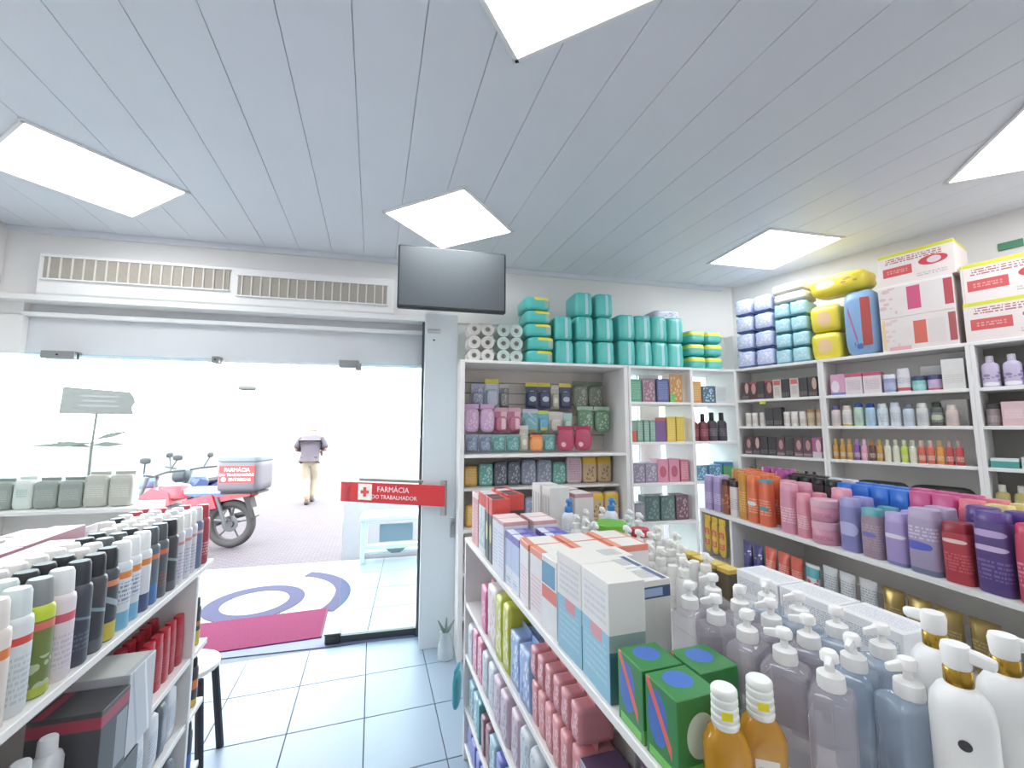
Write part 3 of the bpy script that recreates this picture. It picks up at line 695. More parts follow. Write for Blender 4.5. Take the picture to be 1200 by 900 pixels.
# rack of grey-green pouches by the glass
rk = unit('window_rack', 'low white rack holding grey-green pouches before the window', 'rack', FRONT, -2.62, -1.72, .30, (.75, .40, .08), 1.15, True, -.52)
def pouch(w, h, d, base, desc, *marks, seed=0):
    return P('pouch', S_fold(w, d, h, 9, seed), (prt(base, *marks), mat(base, .4)), w, desc, 'pouch')
pg = pouch(.12, .17, .09, '#8f9a92', 'grey-green pouch', (.1, .9, .3, .7, '#a9b2aa', 'text'))
pg2 = pouch(.13, .20, .09, '#b9bbb0', 'pale grey pouch', (.1, .9, .3, .7, '#cfd0c8', 'text'))
pgw = pouch(.10, .18, .08, '#d3ddd6', 'white pouch with green print', (.2, .8, .4, .7, '#8fb59a', 'text'))
row(FRONT, 1.15, -.40, -2.54, [pg, pgw, pg, pg, pg2, pg2], 'on the window rack', 'left', 'pouches on the window rack', .004)
# shelf under the deck
wb = P('lotion_bottle', S_bottle(.07, .05, .19, .035, .035), (prt('#cfd0d2', (.25, .75, .2, .6, '#aeb2b8', 'text')), mat('#d9dadb', .4)), .07, 'pale grey bottle', 'bottle')
blk = carton(.12, .15, .20, '#3b3a3e', 'black carton with red edge', (*ALL, .80, .94, '#a52a42'), (.55, .95, .1, .75, '#8f949c'), (1, 2, .1, .8, '#b5b8bf'))
gft = carton(.14, .15, .22, '#c6c9cf', 'silver-white gift carton', (.1, .45, .1, .9, '#aab0ba', 'diag'), (.55, .9, .1, .9, '#eceef2', 'diag'), (4, 5, .1, .9, '#dcdcd8'))
mgb = P('lotion_bottle', S_flat(.05, .035, .19, .03), (prt('#b52a5c'), mat('#c23a66', .4)), .05, 'magenta bottle', 'bottle')
rb = P('lotion_bottle', S_flat(.05, .035, .18, .03, 3), (prt('#b02634', (.25, .75, .25, .65, '#c4525c', 'text')), mat('#b82c3a', .35)), .05, 'red bottle', 'bottle')
row(LEFT, .74, .045, 1.15, [wb, wb, wb, .01, blk, gft, mgb] + [rb] * 6, 'on the shelf below the cans', 'near end', 'bottles under the spray can deck', .007)
row(LEFT, .74, .115, 1.76, [rb] * 5, 'in the row behind, below the cans', 'near end', 'bottles under the spray can deck', .007)
dk = carton(.12, .10, .19, '#3d3f47', 'dark figure carton', (.2, .8, .1, .7, '#cfcfd3', 'motley'))
gw = P('bagged_pack', S_fold(.085, .07, .19, 5, 5), (prt('#cdd0d6', (.15, .85, .25, .7, '#8d98ac', 'text')),), .085, 'silver-grey pack', 'pack')
gd = P('bagged_pack', S_fold(.06, .07, .18, 5, 6), (prt('#5f6672', (.15, .85, .3, .7, '#a4a9b2', 'text')),), .06, 'slate pack', 'pack')
row(LEFT, .50, .05, 1.42, [dk, dk, gw, gw, gd, gw], 'on the shelf under the red bottles', 'near end', 'packs on the lower left shelf', .008)
sm = P('spray_can', S_can(.022, .15, .03), (prt('#c84a4a', (*ALL, .6, .75, '#e8d8d0')), mat('#d05a55', .4)), .044, 'short red can', 'can')
row(LEFT, .25, .05, 1.72, [sm, gw, gw, gd], 'on the lowest visible left shelf', 'near end', 'packs on the lower left shelf', .008)
# end rack cans
cy = can('#2e2f33', '#3a3a3c', 'black and yellow can', (*ALL, .02, .38, '#d9b92c'), (*ALL, .5, .62, '#c8763a'), r=.026, h=.19, ch=.035)
co = can('#2f2f33', '#2c2c30', 'black and orange can', (*ALL, .45, .68, '#d9742c'), (*ALL, .02, .2, '#e0b52c'), r=.026, h=.19, ch=.035)
cb = can('#2e3a55', '#2d2f38', 'black and blue can', (*ALL, .02, .45, '#3d6fc0'), r=.026, h=.19, ch=.035)
for z, c, w in ((.74, cy, 'top'), (.50, co, 'middle'), (.25, cb, 'lower')):
    row(LEFT, z, .04, 2.10, [c, c], f'on the {w} end rack shelf', 'near end', 'cans on the end rack', .004)
# stool beside the rack
t = thing('stool', 'black-legged stool with a small white seat behind the end rack', 'stool', (-.84, 2.565, 0), R(0))
ob('seat', loft(((.13, .13, 0), (.15, .15, .01), (.15, .15, .03), (.13, .13, .04)), 20), m_white, t, (0, 0, .46))
for sx in (-1, 1):
    for sy in (-1, 1): ob('leg', sweep(((.14 * sx, .14 * sy, 0), (.10 * sx, .10 * sy, .46)), .018, 8), m_black, t)
# vase with a small plant by the pillar
t = thing('glass_vase', 'clear vase with grey-green sprig at the foot of the pillar', 'vase', (.545, 3.17, 0), 0)
ob('vessel', loft(((.05, .05, 0), (.06, .06, .01), (.055, .055, .10), (.04, .04, .16), (.05, .05, .18)), 18), clear('#dfe8ea', .45), t)
for k in range(5): ob('sprig', sweep(((0, 0, .10), (.02 * math.cos(k * 1.3), .02 * math.sin(k * 1.3), .19), (.06 * math.cos(k * 1.3), .06 * math.sin(k * 1.3), .25)), (.004, .012, .004), 6), mat('#7d8d84', .7), t)

# ------------------------------------------------------------------ gondola with boxes, deck (x = 2.24 - Y)
gb = 'boxes along the edge of the gondola'
def BX(w, d, h, base, desc, *marks): return carton(w, d, h, base, desc, *marks)
hd1 = P('hair_dye_box', S_box(.055, .075, .25), (prt('#d99a9c', (.1, .9, .2, .8, '#e6bdbd', 'text'), (*ALL, .9, 1, '#e9dedd')),), .055, 'pale red carton', 'box')
hd2 = P('hair_dye_box', S_box(.055, .075, .27), (prt('#cfdadd', (*ALL, .78, 1, '#cf3a36'), (.1, .9, .1, .55, '#7fa4b4', 'motley'), (1, 2, .1, .75, '#2c4552')),), .055, 'blue-grey carton with red top', 'box')
hd3 = P('hair_dye_box', S_box(.06, .08, .27), (prt('#2f2b2c', (*ALL, .74, 1, '#d23b33'), (.2, .8, .3, .6, '#c7c37a', 'oval')),), .06, 'black carton with red top', 'box')
wp = BX(.075, .10, .215, '#dfe0ea', 'white carton with pink top', (4, 5, 0, 1, '#eadad8'), (.1, .9, .15, .8, '#b8bdd6', 'text'), (*ALL, .93, 1, '#c99b98'))
bp = BX(.075, .09, .19, '#b3bfe0', 'blue-violet carton', (4, 5, 0, 1, '#4d4fae'), (4.2, 4.8, .3, .7, '#c5c8e8', 'text'), (*ALL, .86, 1, '#6b62b4'), (*ALL, 0, .35, '#d9ddeb'), (.2, .8, .08, .2, '#6fa5a8', 'text'))
op = BX(.095, .12, .20, '#e4dede', 'white carton with orange edge', (4, 5, 0, 1, '#e4e1da'), (4, 5, 0, .2, '#dc8a70'), (*ALL, .90, 1, '#df8168'), (.1, .9, .1, .6, '#dfb0b8', 'text'))
bo = BX(.098, .12, .205, '#e3e2e2', 'white carton with blue and orange swirl', (4, 5, 0, 1, '#e4e2da'), (4.2, 4.8, .3, .8, '#6b7076', 'text'), (.0, .9, .62, .92, '#4f93b5'), (.0, 1, .42, .60, '#e2725f'))
tl = P('carton', S_box(.13, .09, .245), (prt('#86bad2', (*ALL, .56, 1.0, '#e2dfdb'), (4, 5, 0, 1, '#e4e0d8'), (.1, .9, .1, .45, '#a4cad9', 'text'), (.1, .9, .62, .9, '#c7cad4', 'text'), (.35, .75, .44, .56, '#d68f96'), (3, 4, 0, .48, '#4f8f9e'), (1, 2, 0, .42, '#2f6e72'), (1, 2, .42, .56, '#8da4a2')),), .13, 'tall white and light blue carton', 'box')
gn = P('carton', S_box(.085, .09, .13), (prt('#0c7a2a', (.08, .7, .22, .92, '#2d62b8', 'oval'), (.05, .8, .35, .95, '#e0594e', 'diag'), (.1, .9, .02, .14, '#6cc34e'), (4.1, 4.7, .2, .8, '#2d62b8', 'oval'), (1.2, 1.85, .25, .8, '#cfe0cf', 'oval'), (1, 2, .02, .2, '#63bb4a')),), .085, 'green carton with blue oval', 'box')
# first line along the edge, from the door end
row(G1, TOP, .055, .09, [hd1, hd1, .01, hd2, hd2, .01, hd3, hd3, .03, wp, wp, bp, bp], 'at the gondola edge', 'door end', gb, .006, jit=.001)
row(G1, TOP, .070, .84, [op, op, bo], 'at the gondola edge', 'door end', gb, .006, jit=.001)
row(G1, TOP, .055, 1.155, [tl, tl], 'at the gondola edge', 'door end', gb, .004, jit=.001)
row(G1, TOP, .053, 1.45, [gn, gn], 'at the near edge', 'door end', gb, .006, jit=.001)
row(G1, TOP, .150, .12, [hd3, hd2, hd3, hd3], 'in the second line', 'door end', gb, .012, jit=.001)
row(G1, TOP, .172, .53, [wp, wp, bp, bp], 'in the second line', 'door end', gb, .006, jit=.001)
row(G1, TOP, .198, .845, [op, op, bo], 'in the second line', 'door end', gb, .006, jit=.001)
tbw = BX(.09, .12, .21, '#e2e0da', 'white carton with dark blue band', (4.2, 4.8, .3, .8, '#6b7076', 'text'), (*ALL, .80, .93, '#2d4a78'), (1.2, 1.8, .82, .91, '#9fb4d8'))
row(G1, TOP, .165, 1.16, [tbw, tbw], 'behind the tall cartons', 'door end', gb)
row(G1, TOP, .150, 1.49, [gn], 'behind the two nearest green ones', 'door end', gb)
row(G1, TOP, .325, .845, [op, op], 'in the third line', 'door end', gb, .006, jit=.001)
# far end: tall white cartons
sl = BX(.10, .10, .29, '#dad8d5', 'tall white carton with grey slots', (.12, .26, .08, .86, '#a7a8a8'), (.42, .56, .08, .86, '#a7a8a8'), (.72, .86, .08, .86, '#a7a8a8'))
wf = BX(.12, .10, .26, '#dcd5d3', 'tall pale carton', (.1, .9, .2, .7, '#c9bfc0', 'text'), (*ALL, .93, 1, '#b98a94'))
row(G1, TOP, .37, .16, [sl, .02, sl], 'behind the red-topped cartons', 'door end', 'tall cartons', .006)
row(G1, TOP, .49, .14, [wf, .02, wf], 'in the rear of the gondola', 'door end', 'tall cartons', .006)
# lotions and pumps in the middle
def pumpb(base, cap, desc, w=.062, h=.15, *marks, kind='pump_bottle'):
    return P(kind, S_pump(w, w * .72, h, 2.8), (prt(base, *marks), mat(cap, .35)), w, desc, 'bottle')
lws = pumpb('#dedfdc', '#e8e8e4', 'small white pump bottle', .052, .115, (.28, .72, .2, .7, '#c5cace', 'text'))
lw = pumpb('#dedfdc', '#e8e8e4', 'white pump bottle', .062, .145, (.28, .72, .2, .7, '#c5cace', 'text'))
lbb = pumpb('#d9dee2', '#3d86c4', 'white pump bottle with blue pump', .07, .20, (.25, .75, .2, .7, '#b7c4d2', 'text'))
ltl = pumpb('#4fa3a6', '#c9dada', 'teal pump bottle', .075, .15, (.28, .72, .2, .6, '#86c4c4', 'text'))
lpk = P('lotion_jar', S_jar(.045, .10, .03), (prt('#e6dfd8', (*ALL, .3, .6, '#d9cda8', 'text')), mat('#c45aae', .4)), .09, 'cream jar with violet lid', 'jar')
lgr = P('wipes_tub', S_jar(.066, .19, .03), (prt('#dfe0da', (*ALL, .2, .6, '#c5d5c0', 'text')), mat('#6fb13e', .35)), .15, 'white tub with bright green lid', 'tub')
lrl = P('lotion_jar', S_jar(.035, .17, .03), (prt('#c9cfd0', (*ALL, .3, .6, '#a9b5c0', 'text')), mat('#b8323a', .4)), .07, 'grey jar with red lid', 'jar')
wj = P('roll_on', S_can(.023, .13, .06, 14), (prt('#dcdcd9', (*ALL, .3, .6, '#bfc3c8', 'text')), mat('#e2e1dd', .4)), .046, 'white roll-on bottle', 'bottle')
gm = 'lotions in the middle of the gondola'
row(G1, TOP, .365, .46, [lbb, lw, .01, lw, lw, lws], 'in the first lotion line', 'door end', gm, .008)
row(G1, TOP, .46, .44, [lw, lpk, .01, lgr, lw, lw, lws, lws, wj, lws], 'in the second lotion line', 'door end', gm, .008)
row(G1, TOP, .56, .42, [lw, lbb, .06, ltl, lrl, lws, wj, lws, lws, wj, lws], 'in the third lotion line', 'door end', gm, .008)
row(G1, TOP, .65, .46, [wj, lw, lw, wj, lws, wj, lws], 'in the fourth lotion line', 'door end', gm, .008)
# clear hand gel bottles
m_gel, m_gel2 = clear('#b4afb8', .42, .08), clear('#9fb2c6', .48, .08)
S_gel = S_pump(.074, .060, .160, 7.0, 24, .019, .07)
def gel(m, lab=None): return P('gel_bottle', S_gel, (m, m_white), .072, 'clear hand gel bottle with white pump', 'bottle')
def gelrow(y, xs, m, words_, flip=0):
    n = len(xs)
    for i, x in enumerate(xs):
        t = put('gel_bottle', S_gel, (m if not isinstance(m, list) else m[i], m_white), G1.at(x, y, TOP + .0005), R(random.choice((160, 200, 20, 120, -150)) if flip == 0 else flip), 'clear hand gel bottle with white pump, ' + ORD[i + 1] + ' from the camera, ' + words_, 'bottle', 'hand gel bottles')
        lb = ob('label', box(.050, .001, .085, .0003), prt('#d2c2cc', (.1, .9, .5, .85, '#a88f9c', 'text'), (.3, .7, .08, .22, '#5b3a4a', 'oval')), t, (0, -.0306, .03), (0, 0, 0))
gelrow(.238, [1.716, 1.636, 1.556, 1.476, 1.396], m_gel, 'in the left line')
gelrow(.332, [1.770, 1.690, 1.610, 1.530, 1.450, 1.370], [m_gel2, m_gel2, m_gel, m_gel, m_gel, m_gel], 'in the middle line')
gelrow(.425, [1.68, 1.60, 1.52, 1.44], m_gel2, 'in the far line')
# mouthwash
mw = [('body', loft((f4(.030, .022, 0), f4(.034, .026, .006), f4(.034, .026, .085), f4(.026, .022, .104), f4(.018, .018, .112)), 18, 3), None, (0, 0, 0)),
      ('cap', loft(((.019, .019, 0), (.0205, .0205, .004), (.0205, .0205, .008), (.0185, .0185, .010), (.0205, .0205, .013), (.0205, .0205, .019), (.0183, .0183, .021), (.020, .020, .024), (.020, .020, .030), (.018, .018, .032), (.0198, .0198, .035), (.0198, .0198, .042), (.0178, .0178, .044), (.0195, .0195, .047), (.0195, .0195, .054), (.017, .017, .057)), 18), None, (0, 0, .112)),
      ('label', box(.034, .001, .05, .0003), None, (0, -.0265, .012)), ('price_sticker', box(.016, .0008, .012, .0002), 1, (0, -.0208, .018))]
m_amb = clear('#cf9418', .7, .08)
for i, (x, y) in enumerate(((1.672, .062), (1.672, .135))):
    put('mouthwash_bottle', mw, (m_amb, mat('#e4e6e2', .4), prt('#ddd9d2', (.1, .9, .2, .8, '#8a8f9a', 'text')), mat('#e2d324', .5)), G1.at(x, y, TOP + .0005), R(-35), ('amber mouthwash bottle with ribbed white cap nearest the gondola edge', 'amber mouthwash bottle with ribbed white cap beside the gel bottles')[i], 'bottle', 'amber mouthwash bottles')
# white pump bottles with gold collars
S_lux = [('body', loft((f4(.030, .030, 0), f4(.0345, .0345, .008), f4(.0345, .0345, .175), f4(.032, .032, .195), f4(.024, .024, .209), f4(.015, .015, .216)), 24), None, (0, 0, 0)),
         ('collar', loft(((.0155, .0155, 0), (.016, .016, .002), (.016, .016, .020), (.015, .015, .022)), 20), None, (0, 0, .215)),
         ('pump_head', loft(((.014, .014, 0), (.0155, .0155, .003), (.017, .017, .024), (.015, .015, .032)), 20), None, (0, 0, .237)),
         ('nozzle', loft(((.010, .007, 0), (.0095, .007, .018), (.008, .006, .032), (.006, .005, .034)), 10, 3), 2, (.006, 0, .022), (0, R(96), 0)),
         ('emblem', loft(((.007, .007, 0), (.007, .007, .0008)), 18), None, (.010, -.0336, .150), (R(90), 0, R(18)))]
for i, (x, y, rz, w) in enumerate(((1.836, .325, -20, 'nearest the camera'), (1.760, .425, 150, 'standing behind the other two'), (1.842, .428, 10, 'at the edge of the photo'))):
    put('pump_bottle', S_lux, (prt('#e3e3e2', (.52, .72, .08, .45, '#b5a9b0', 'text'), rough=.3), mat('#b08c3a', .25, .5, .9), m_white, m_white, mat('#3a3a3e', .4)), G1.at(x, y, TOP + .0005), R(rz - 60), 'white pump bottle with gold collar ' + w, 'bottle', 'white gold-collared bottles')
# flat white cartons behind the gel, and gold tubes
flw = BX(.14, .10, .075, '#dfe0e2', 'flat white carton with small print', (.05, .95, .25, .75, '#a9aeb8', 'text'), (4.05, 4.95, .2, .8, '#b7bbc4', 'text'))
row(G1, TOP, .63, 1.18, [flw, flw, flw], 'in the bottom layer', 'door end', 'flat white cartons', .004, jit=.002)
row(G1, TOP + .076, .63, 1.20, [flw, flw, flw], 'in the top layer', 'door end', 'flat white cartons', .004, jit=.002)
gt = BX(.05, .05, .13, '#54482c', 'dark carton with gold top', (4, 5, 0, 1, '#d6b83a'), (*ALL, .9, 1, '#c9a93a'))
row(G1, TOP, .62, .94, [gt, gt, gt, gt], 'beyond the flat white cartons', 'door end', 'gold-topped cartons', .006)
ye = P('sachet_strip', S_bag(.062, .23, .02, 4), (prt('#e0b53a', (.05, .95, .2, .4, '#d24a38'), (.05, .95, .55, .75, '#cf4636'), (.3, .7, .25, .7, '#efd98a', 'text')), mat('#d9b03a', .5)), .062, 'yellow and red sachet strip', 'sachet')
row(G2, .845, .02, .04, [ye, ye, ye], 'hung below the lilac shampoos', 'door end', 'sachet strips', .008, jit=.001)
tb = P('packet', S_bag(.09, .20, .03, 8), (prt('#3fa6b4', (.1, .9, .3, .7, '#8fd0d6', 'text')), mat('#4fb3bf', .5)), .09, 'teal packet hung low on the gondola end by the aisle', 'packet')
put(tb.kind, tb.parts, tb.mats, (.465, 2.262, .22), R(180 + 60), tb.desc, tb.cat)

# ------------------------------------------------------------------ gondola with boxes, lower shelves
def fpack(w, h, base, desc, *marks, d=.10, seed=0, p=5): return P('bagged_pack', S_fold(w, d, h, 14, seed), (prt(base, *marks), mat(base, .4)), w, desc, 'pack')
hp = fpack(.10, .19, '#d9699a', 'hot pink pack', (.1, .9, .2, .7, '#f0c4d6', 'motley'), seed=1)
fl = fpack(.12, .24, '#e6dcd8', 'floral cream pack', (.1, .9, .1, .9, '#e0b4b8', 'motley'), seed=2)
yl = fpack(.08, .24, '#c9cc3c', 'lime yellow pack', (.1, .9, .1, .9, '#e8e4c8', 'motley'), seed=3)
blp = fpack(.10, .18, '#8fa8d8', 'light blue pack', (.1, .9, .1, .9, '#dfe4f0', 'motley'), (.1, .4, .1, .8, '#4a78c0', 'motley'), seed=4)
cor = fpack(.05, .12, '#d98a90', 'coral pink sachet', (.1, .9, .2, .8, '#efc7ca', 'motley'), seed=5)
cor2 = fpack(.05, .085, '#d2848c', 'small coral sachet', (.1, .9, .2, .8, '#efc7ca', 'motley'), seed=15)
prp = BX(.11, .10, .12, '#9a8ba5', 'mauve printed carton', (.1, .9, .1, .9, '#e2dde4', 'motley'), (4, 5, 0, 1, '#5a3f66'))
gnw = BX(.11, .10, .13, '#d9d6d0', 'white carton with green stripe', (4, 5, .2, .4, '#4f6e5a'), (.1, .9, .2, .6, '#b9a8b4', 'text'))
dkr = BX(.12, .10, .16, '#b5404a', 'red carton', (4, 5, 0, 1, '#b33a3a'), (.1, .9, .2, .8, '#dfa5a8', 'motley'))
nvx = BX(.10, .10, .19, '#39425a', 'navy carton', (.1, .9, .2, .8, '#9fb0d0', 'text'), (4, 5, 0, 1, '#4a5468'))
gs = 'packs on the shelf under the deck'
row(G1, .75, .06, .30, [hp, .02, fl, yl, yl, blp, blp, cor, cor, cor, cor, cor, cor, prp, prp, prp], 'on the second shelf', 'door end', gs, .006)
row(G1, .75, .19, .72, [nvx, dkr, dkr, gnw, gnw, prp], 'behind on the second shelf', 'door end', gs, .006)
row(G1, .888, .06, .94, [cor2, cor2, cor2, cor2, cor2, cor2], 'in the upper layer of the second shelf', 'door end', gs, .006)
lv = fpack(.09, .17, '#cbb6c6', 'lavender pack', (.1, .9, .1, .9, '#8d7f96', 'motley'), seed=6)
gy = fpack(.09, .17, '#c7ccd4', 'silver pack', (.1, .9, .1, .9, '#9ba7b8', 'motley'), seed=7)
rs = fpack(.08, .19, '#d88aa4', 'rose pack', (.1, .9, .1, .9, '#f0d0da', 'motley'), seed=8)
tl2 = fpack(.06, .17, '#3f8f96', 'dark teal pack', (.1, .9, .1, .9, '#89c0c4', 'text'), seed=9)
row(G1, .50, .06, .06, [gy, rs, rs, gy, gy, lv, lv, .02, lv, gy, gy, tl2, lv, gy, lv], 'on the third shelf', 'door end', gs, .006)
bw = fpack(.09, .15, '#8fb4c4', 'sky blue pack', (.1, .9, .1, .9, '#d5e2e8', 'motley'), seed=10)
mv = fpack(.06, .15, '#8a5f6c', 'plum pack', (.1, .9, .1, .9, '#c7aab0', 'text'), seed=11)
vi = fpack(.08, .15, '#5a62b8', 'violet blue pack', (.1, .9, .1, .9, '#a9aede', 'text'), seed=12)
row(G1, .25, .06, .06, [bw, bw, tl2, mv, mv, bw, vi, bw, mv], 'on the fourth shelf', 'door end', gs, .006)
vi2 = fpack(.08, .11, '#5a62b8', 'short violet blue pack', (.1, .9, .1, .9, '#a9aede', 'text'), seed=13)
row(G1, .08, .06, .06, [vi2, vi2, vi2, vi2], 'on the bottom shelf', 'door end', gs, .006)

# ------------------------------------------------------------------ shampoo gondola
def sham(base, cap, desc, w=.075, h=.235, *marks, d=None, ch=.035, p=4.0, taper=.94):
    return P('shampoo_bottle', S_flat(w, d or round(w * .72, 4), h, ch, p, 16, taper), (prt(base, *marks, rough=.28), mat(cap, .3)), w, desc, 'bottle')
TXT = (.28, .72, .25, .6)
s_li = sham('#a996c4', '#b9a8d0', 'lilac shampoo bottle', .07, .22, (*TXT, '#d6cbe4', 'text'))
s_br = sham('#8a4a28', '#4a3028', 'brown shampoo bottle', .06, .21, (.28, .72, .2, .7, '#d9823a', 'motley'))
s_wk = sham('#dcd2d0', '#3a3436', 'white shampoo bottle with black cap', .065, .21, (*TXT, '#b9a8ac', 'text'))
s_go = sham('#c4862c', '#c98a30', 'golden shampoo bottle', .065, .26, (.28, .72, .2, .75, '#e4b45a', 'text'), ch=.04)
s_or = sham('#df6c3c', '#e07a48', 'orange shampoo bottle', .075, .26, (*TXT, '#f0b08a', 'text'), (.35, .65, .42, .52, '#d4e4e6', 'oval'))
s_op = sham('#df6438', '#5f8f96', 'orange shampoo bottle with teal cap', .075, .25, (*TXT, '#f0a886', 'text'), (.35, .65, .35, .45, '#4a8a90', 'oval'), ch=.02)
s_pk = sham('#d98fa6', '#dfa0b2', 'pink shampoo bottle', .085, .25, (*TXT, '#efc8d2', 'text'))
s_ps = sham('#e08fa0', '#e59aa8', 'slim pink shampoo bottle', .065, .21, (*TXT, '#f3ccd2', 'text'))
j_pk = P('cream_jar', S_jar(.053, .10, .035), (prt('#d992a8', (.3, .7, .3, .6, '#b86a86', 'text')), mat('#dcaebd', .3)), .106, 'pink hair cream jar', 'jar')
s_bv = sham('#7f7fb8', '#9a97c8', 'blue-violet shampoo bottle', .08, .225, (.3, .7, .35, .65, '#b9b6e0', 'oval'))
s_mt = sham('#9a8492', '#5fa3aa', 'mauve shampoo bottle with teal cap', .078, .20, (.25, .75, .2, .8, '#b59aa6', 'text'), (.4, .6, .5, .6, '#6a70c0', 'oval'), ch=.03)
s_l2 = sham('#a492c8', '#b3a2d2', 'lavender shampoo bottle', .078, .20, (.3, .7, .62, .72, '#e4dcee', 'oval'), (*ALL, 0, .08, '#6f74a8'))
s_lg = sham('#a99aba', '#b4a6c2', 'broad grey-lilac shampoo bottle', .095, .235, (.3, .6, .42, .58, '#5560c4', 'oval'), (*ALL, 0, .10, '#6a7394'), (.28, .72, .6, .85, '#d2c8dc', 'text'))
s_rd = sham('#b02636', '#8e1f2e', 'red shampoo bottle', .078, .205, (.35, .65, .80, .88, '#e8c8c8', 'oval'), (*TXT, '#cc5a62', 'text'), taper=1.0)
s_pu = sham('#4b3078', '#5a3f88', 'dark purple shampoo bottle', .09, .26, (.3, .7, .80, .90, '#b9a0d0', 'oval'), (.3, .7, .6, .68, '#cdb8dc', 'oval'), (.28, .72, .2, .5, '#7560a0', 'text'))
s_cr = sham('#c22a50', '#c83a5c', 'crimson shampoo bottle', .08, .24, (*TXT, '#e08aa0', 'text'))
s_bk = sham('#2a282b', '#1f1e20', 'black shampoo bottle', .075, .27, (.3, .7, .3, .6, '#6a686c', 'text'))
s_bu = sham('#2467c4', '#2f72d0', 'bright blue shampoo bottle', .079, .265, (*TXT, '#7aa8e4', 'text'), p=9.0, taper=1.0, ch=.06)
s_mg = sham('#c2487c', '#c9548a', 'magenta shampoo bottle', .079, .27, (*TXT, '#e0a0be', 'text'), p=9.0, taper=1.0, ch=.06)
s_co = sham('#dd7284', '#e27c8c', 'coral shampoo bottle', .075, .265, (*TXT, '#efb8be', 'text'), p=6.0)
s_ye = sham('#d9c46a', '#e0d08a', 'yellow shampoo bottle', .075, .26, (*TXT, '#efe4b4', 'text'), p=6.0)
s_vp = sham('#9a3f88', '#a54a92', 'plum shampoo bottle', .075, .285, (*TXT, '#d09ac4', 'text'))
s_gw = sham('#c9c4cc', '#d4cfd6', 'pale grey shampoo bottle', .075, .27, (*TXT, '#a9a4b0', 'text'))
gsx = 'shampoos on the gondola'
front = [s_li, s_li, s_br, s_wk, s_go, s_or, s_op, .06, s_pk, s_ps, .01, j_pk, .02, s_bv, .005, s_mt, .004, s_l2, s_lg, s_rd, s_pu, s_cr, s_cr]
row(G2, 1.11, .045, .03, front, 'in the front row', 'door end', gsx, .012)
row(G2, 1.211, .045, .838, [j_pk], 'stacked on the other jar', 'door end', gsx)
W2, W3, W4 = 'in the second row', 'in the third row', 'in the rear row'
row(G2, 1.11, .135, .05, [s_li, s_br, s_go, s_or, s_or, s_or, s_pk, s_pk, s_ps, .03, s_pk, s_bv, .01, s_mt, s_l2, s_lg, .02, s_pu, s_pu, s_cr], W2, 'door end', gsx, .014)
row(G2, 1.11, .235, .05, [s_go, s_or, s_or, s_or, s_or, s_vp, s_bk, s_bk, s_bk, s_bk, s_bu, s_bu, s_bu, s_bu, s_mg, s_mg, s_co, s_ye], W3, 'door end', gsx, .002)
row(G2, 1.11, .335, .05, [s_or, s_or, s_vp, s_vp, s_vp, s_bk, s_bk, s_bk, s_gw, s_gw, s_bu, s_bu, s_bu, s_mg, s_mg, s_mg, s_co, s_ye], W4, 'door end', gsx, .002)
# tubes on the shelf below
def tube(base, cap, desc, w=.07, h=.19, *marks, rough=.3, metal=0.0):
    return P('squeeze_tube', S_tube(w, h, .03), (mat(cap, .35), prt(base, *marks, rough=rough, metal=metal)), w, desc, 'tube')
t_pu = tube('#3f3a7c', '#4a4488', 'violet tube', .07, .18, (.3, .7, .5, .7, '#d6d0e8', 'motley'))
t_or = tube('#d8573c', '#c8462e', 'orange-red tube', .075, .19, (*TXT, '#efb0a0', 'text'))
t_te = tube('#d9dcdc', '#3f9aa6', 'white tube with teal and red print', .075, .18, (.1, .9, .6, .9, '#4aa4b0'), (.3, .7, .3, .6, '#d2555a', 'motley'))
t_wh = tube('#d3d5d6', '#c9cbcc', 'silver-white tube', .075, .20, (.3, .7, .3, .8, '#9aa4a8', 'text'), rough=.25)
t_gd = tube('#b09450', '#8f7a40', 'gold tube', .085, .20, (.3, .7, .2, .6, '#d6c48a', 'text'), rough=.25, metal=.7)
gtb = 'tubes under the shampoo shelf'
row(G2, .80, .06, .33, [t_pu, t_pu, .005, t_or, t_or, t_or, t_te, .01, t_wh, t_wh, t_wh, .01, t_gd, t_gd, t_gd, t_gd], 'below the shampoos', 'door end', gtb, .010)

# ------------------------------------------------------------------ wall shelving on the right
def dye(base, desc, *marks, w=.062, h=.155): return P('hair_dye_box', S_box(w, .07, h), (prt(base, *marks),), w, desc, 'box')
d1 = dye('#3c2a2c', 'dark brown hair dye carton', (.45, .95, .35, .95, '#cda898', 'oval'), (.05, .95, .05, .25, '#8a6a6c', 'text'))
d2 = dye('#4a2028', 'wine red hair dye carton', (.3, .9, .3, .9, '#c48a80', 'oval'), (*ALL, .88, 1, '#a04048'))
d3 = dye('#2e2628', 'black hair dye carton', (.05, .95, .08, .3, '#7a7072', 'text'))
d4 = dye('#57323c', 'plum hair dye carton', (.3, .8, .35, .85, '#b98a86', 'oval'), (.05, .95, .05, .2, '#c9b0b4', 'text'))
d5 = dye('#b45a86', 'pink hair dye carton', (.4, .95, .3, .9, '#e6c0c8', 'oval'), (*ALL, 0, .3, '#d9c8d4'))
d6 = dye('#d9cfc8', 'white hair dye carton with red corner', (.1, .9, .7, .95, '#c8584e'), (.2, .8, .15, .6, '#a8988e', 'text'))
gw1 = 'hair dye cartons in the corner bay'
row(RIGHT, RZ[0], .06, .05, [d1, d2, d3, d2, d6, d3, d6, d3, d1], 'on the top corner shelf', 'corner', gw1, .003, jit=.002)
jw = P('cream_jar', S_jar(.026, .115, .025, 14), (prt('#e4ddd6', (.2, .8, .25, .6, '#c5b6a8', 'text')), mat('#e9e6e2', .3)), .052, 'white cream jar', 'jar')
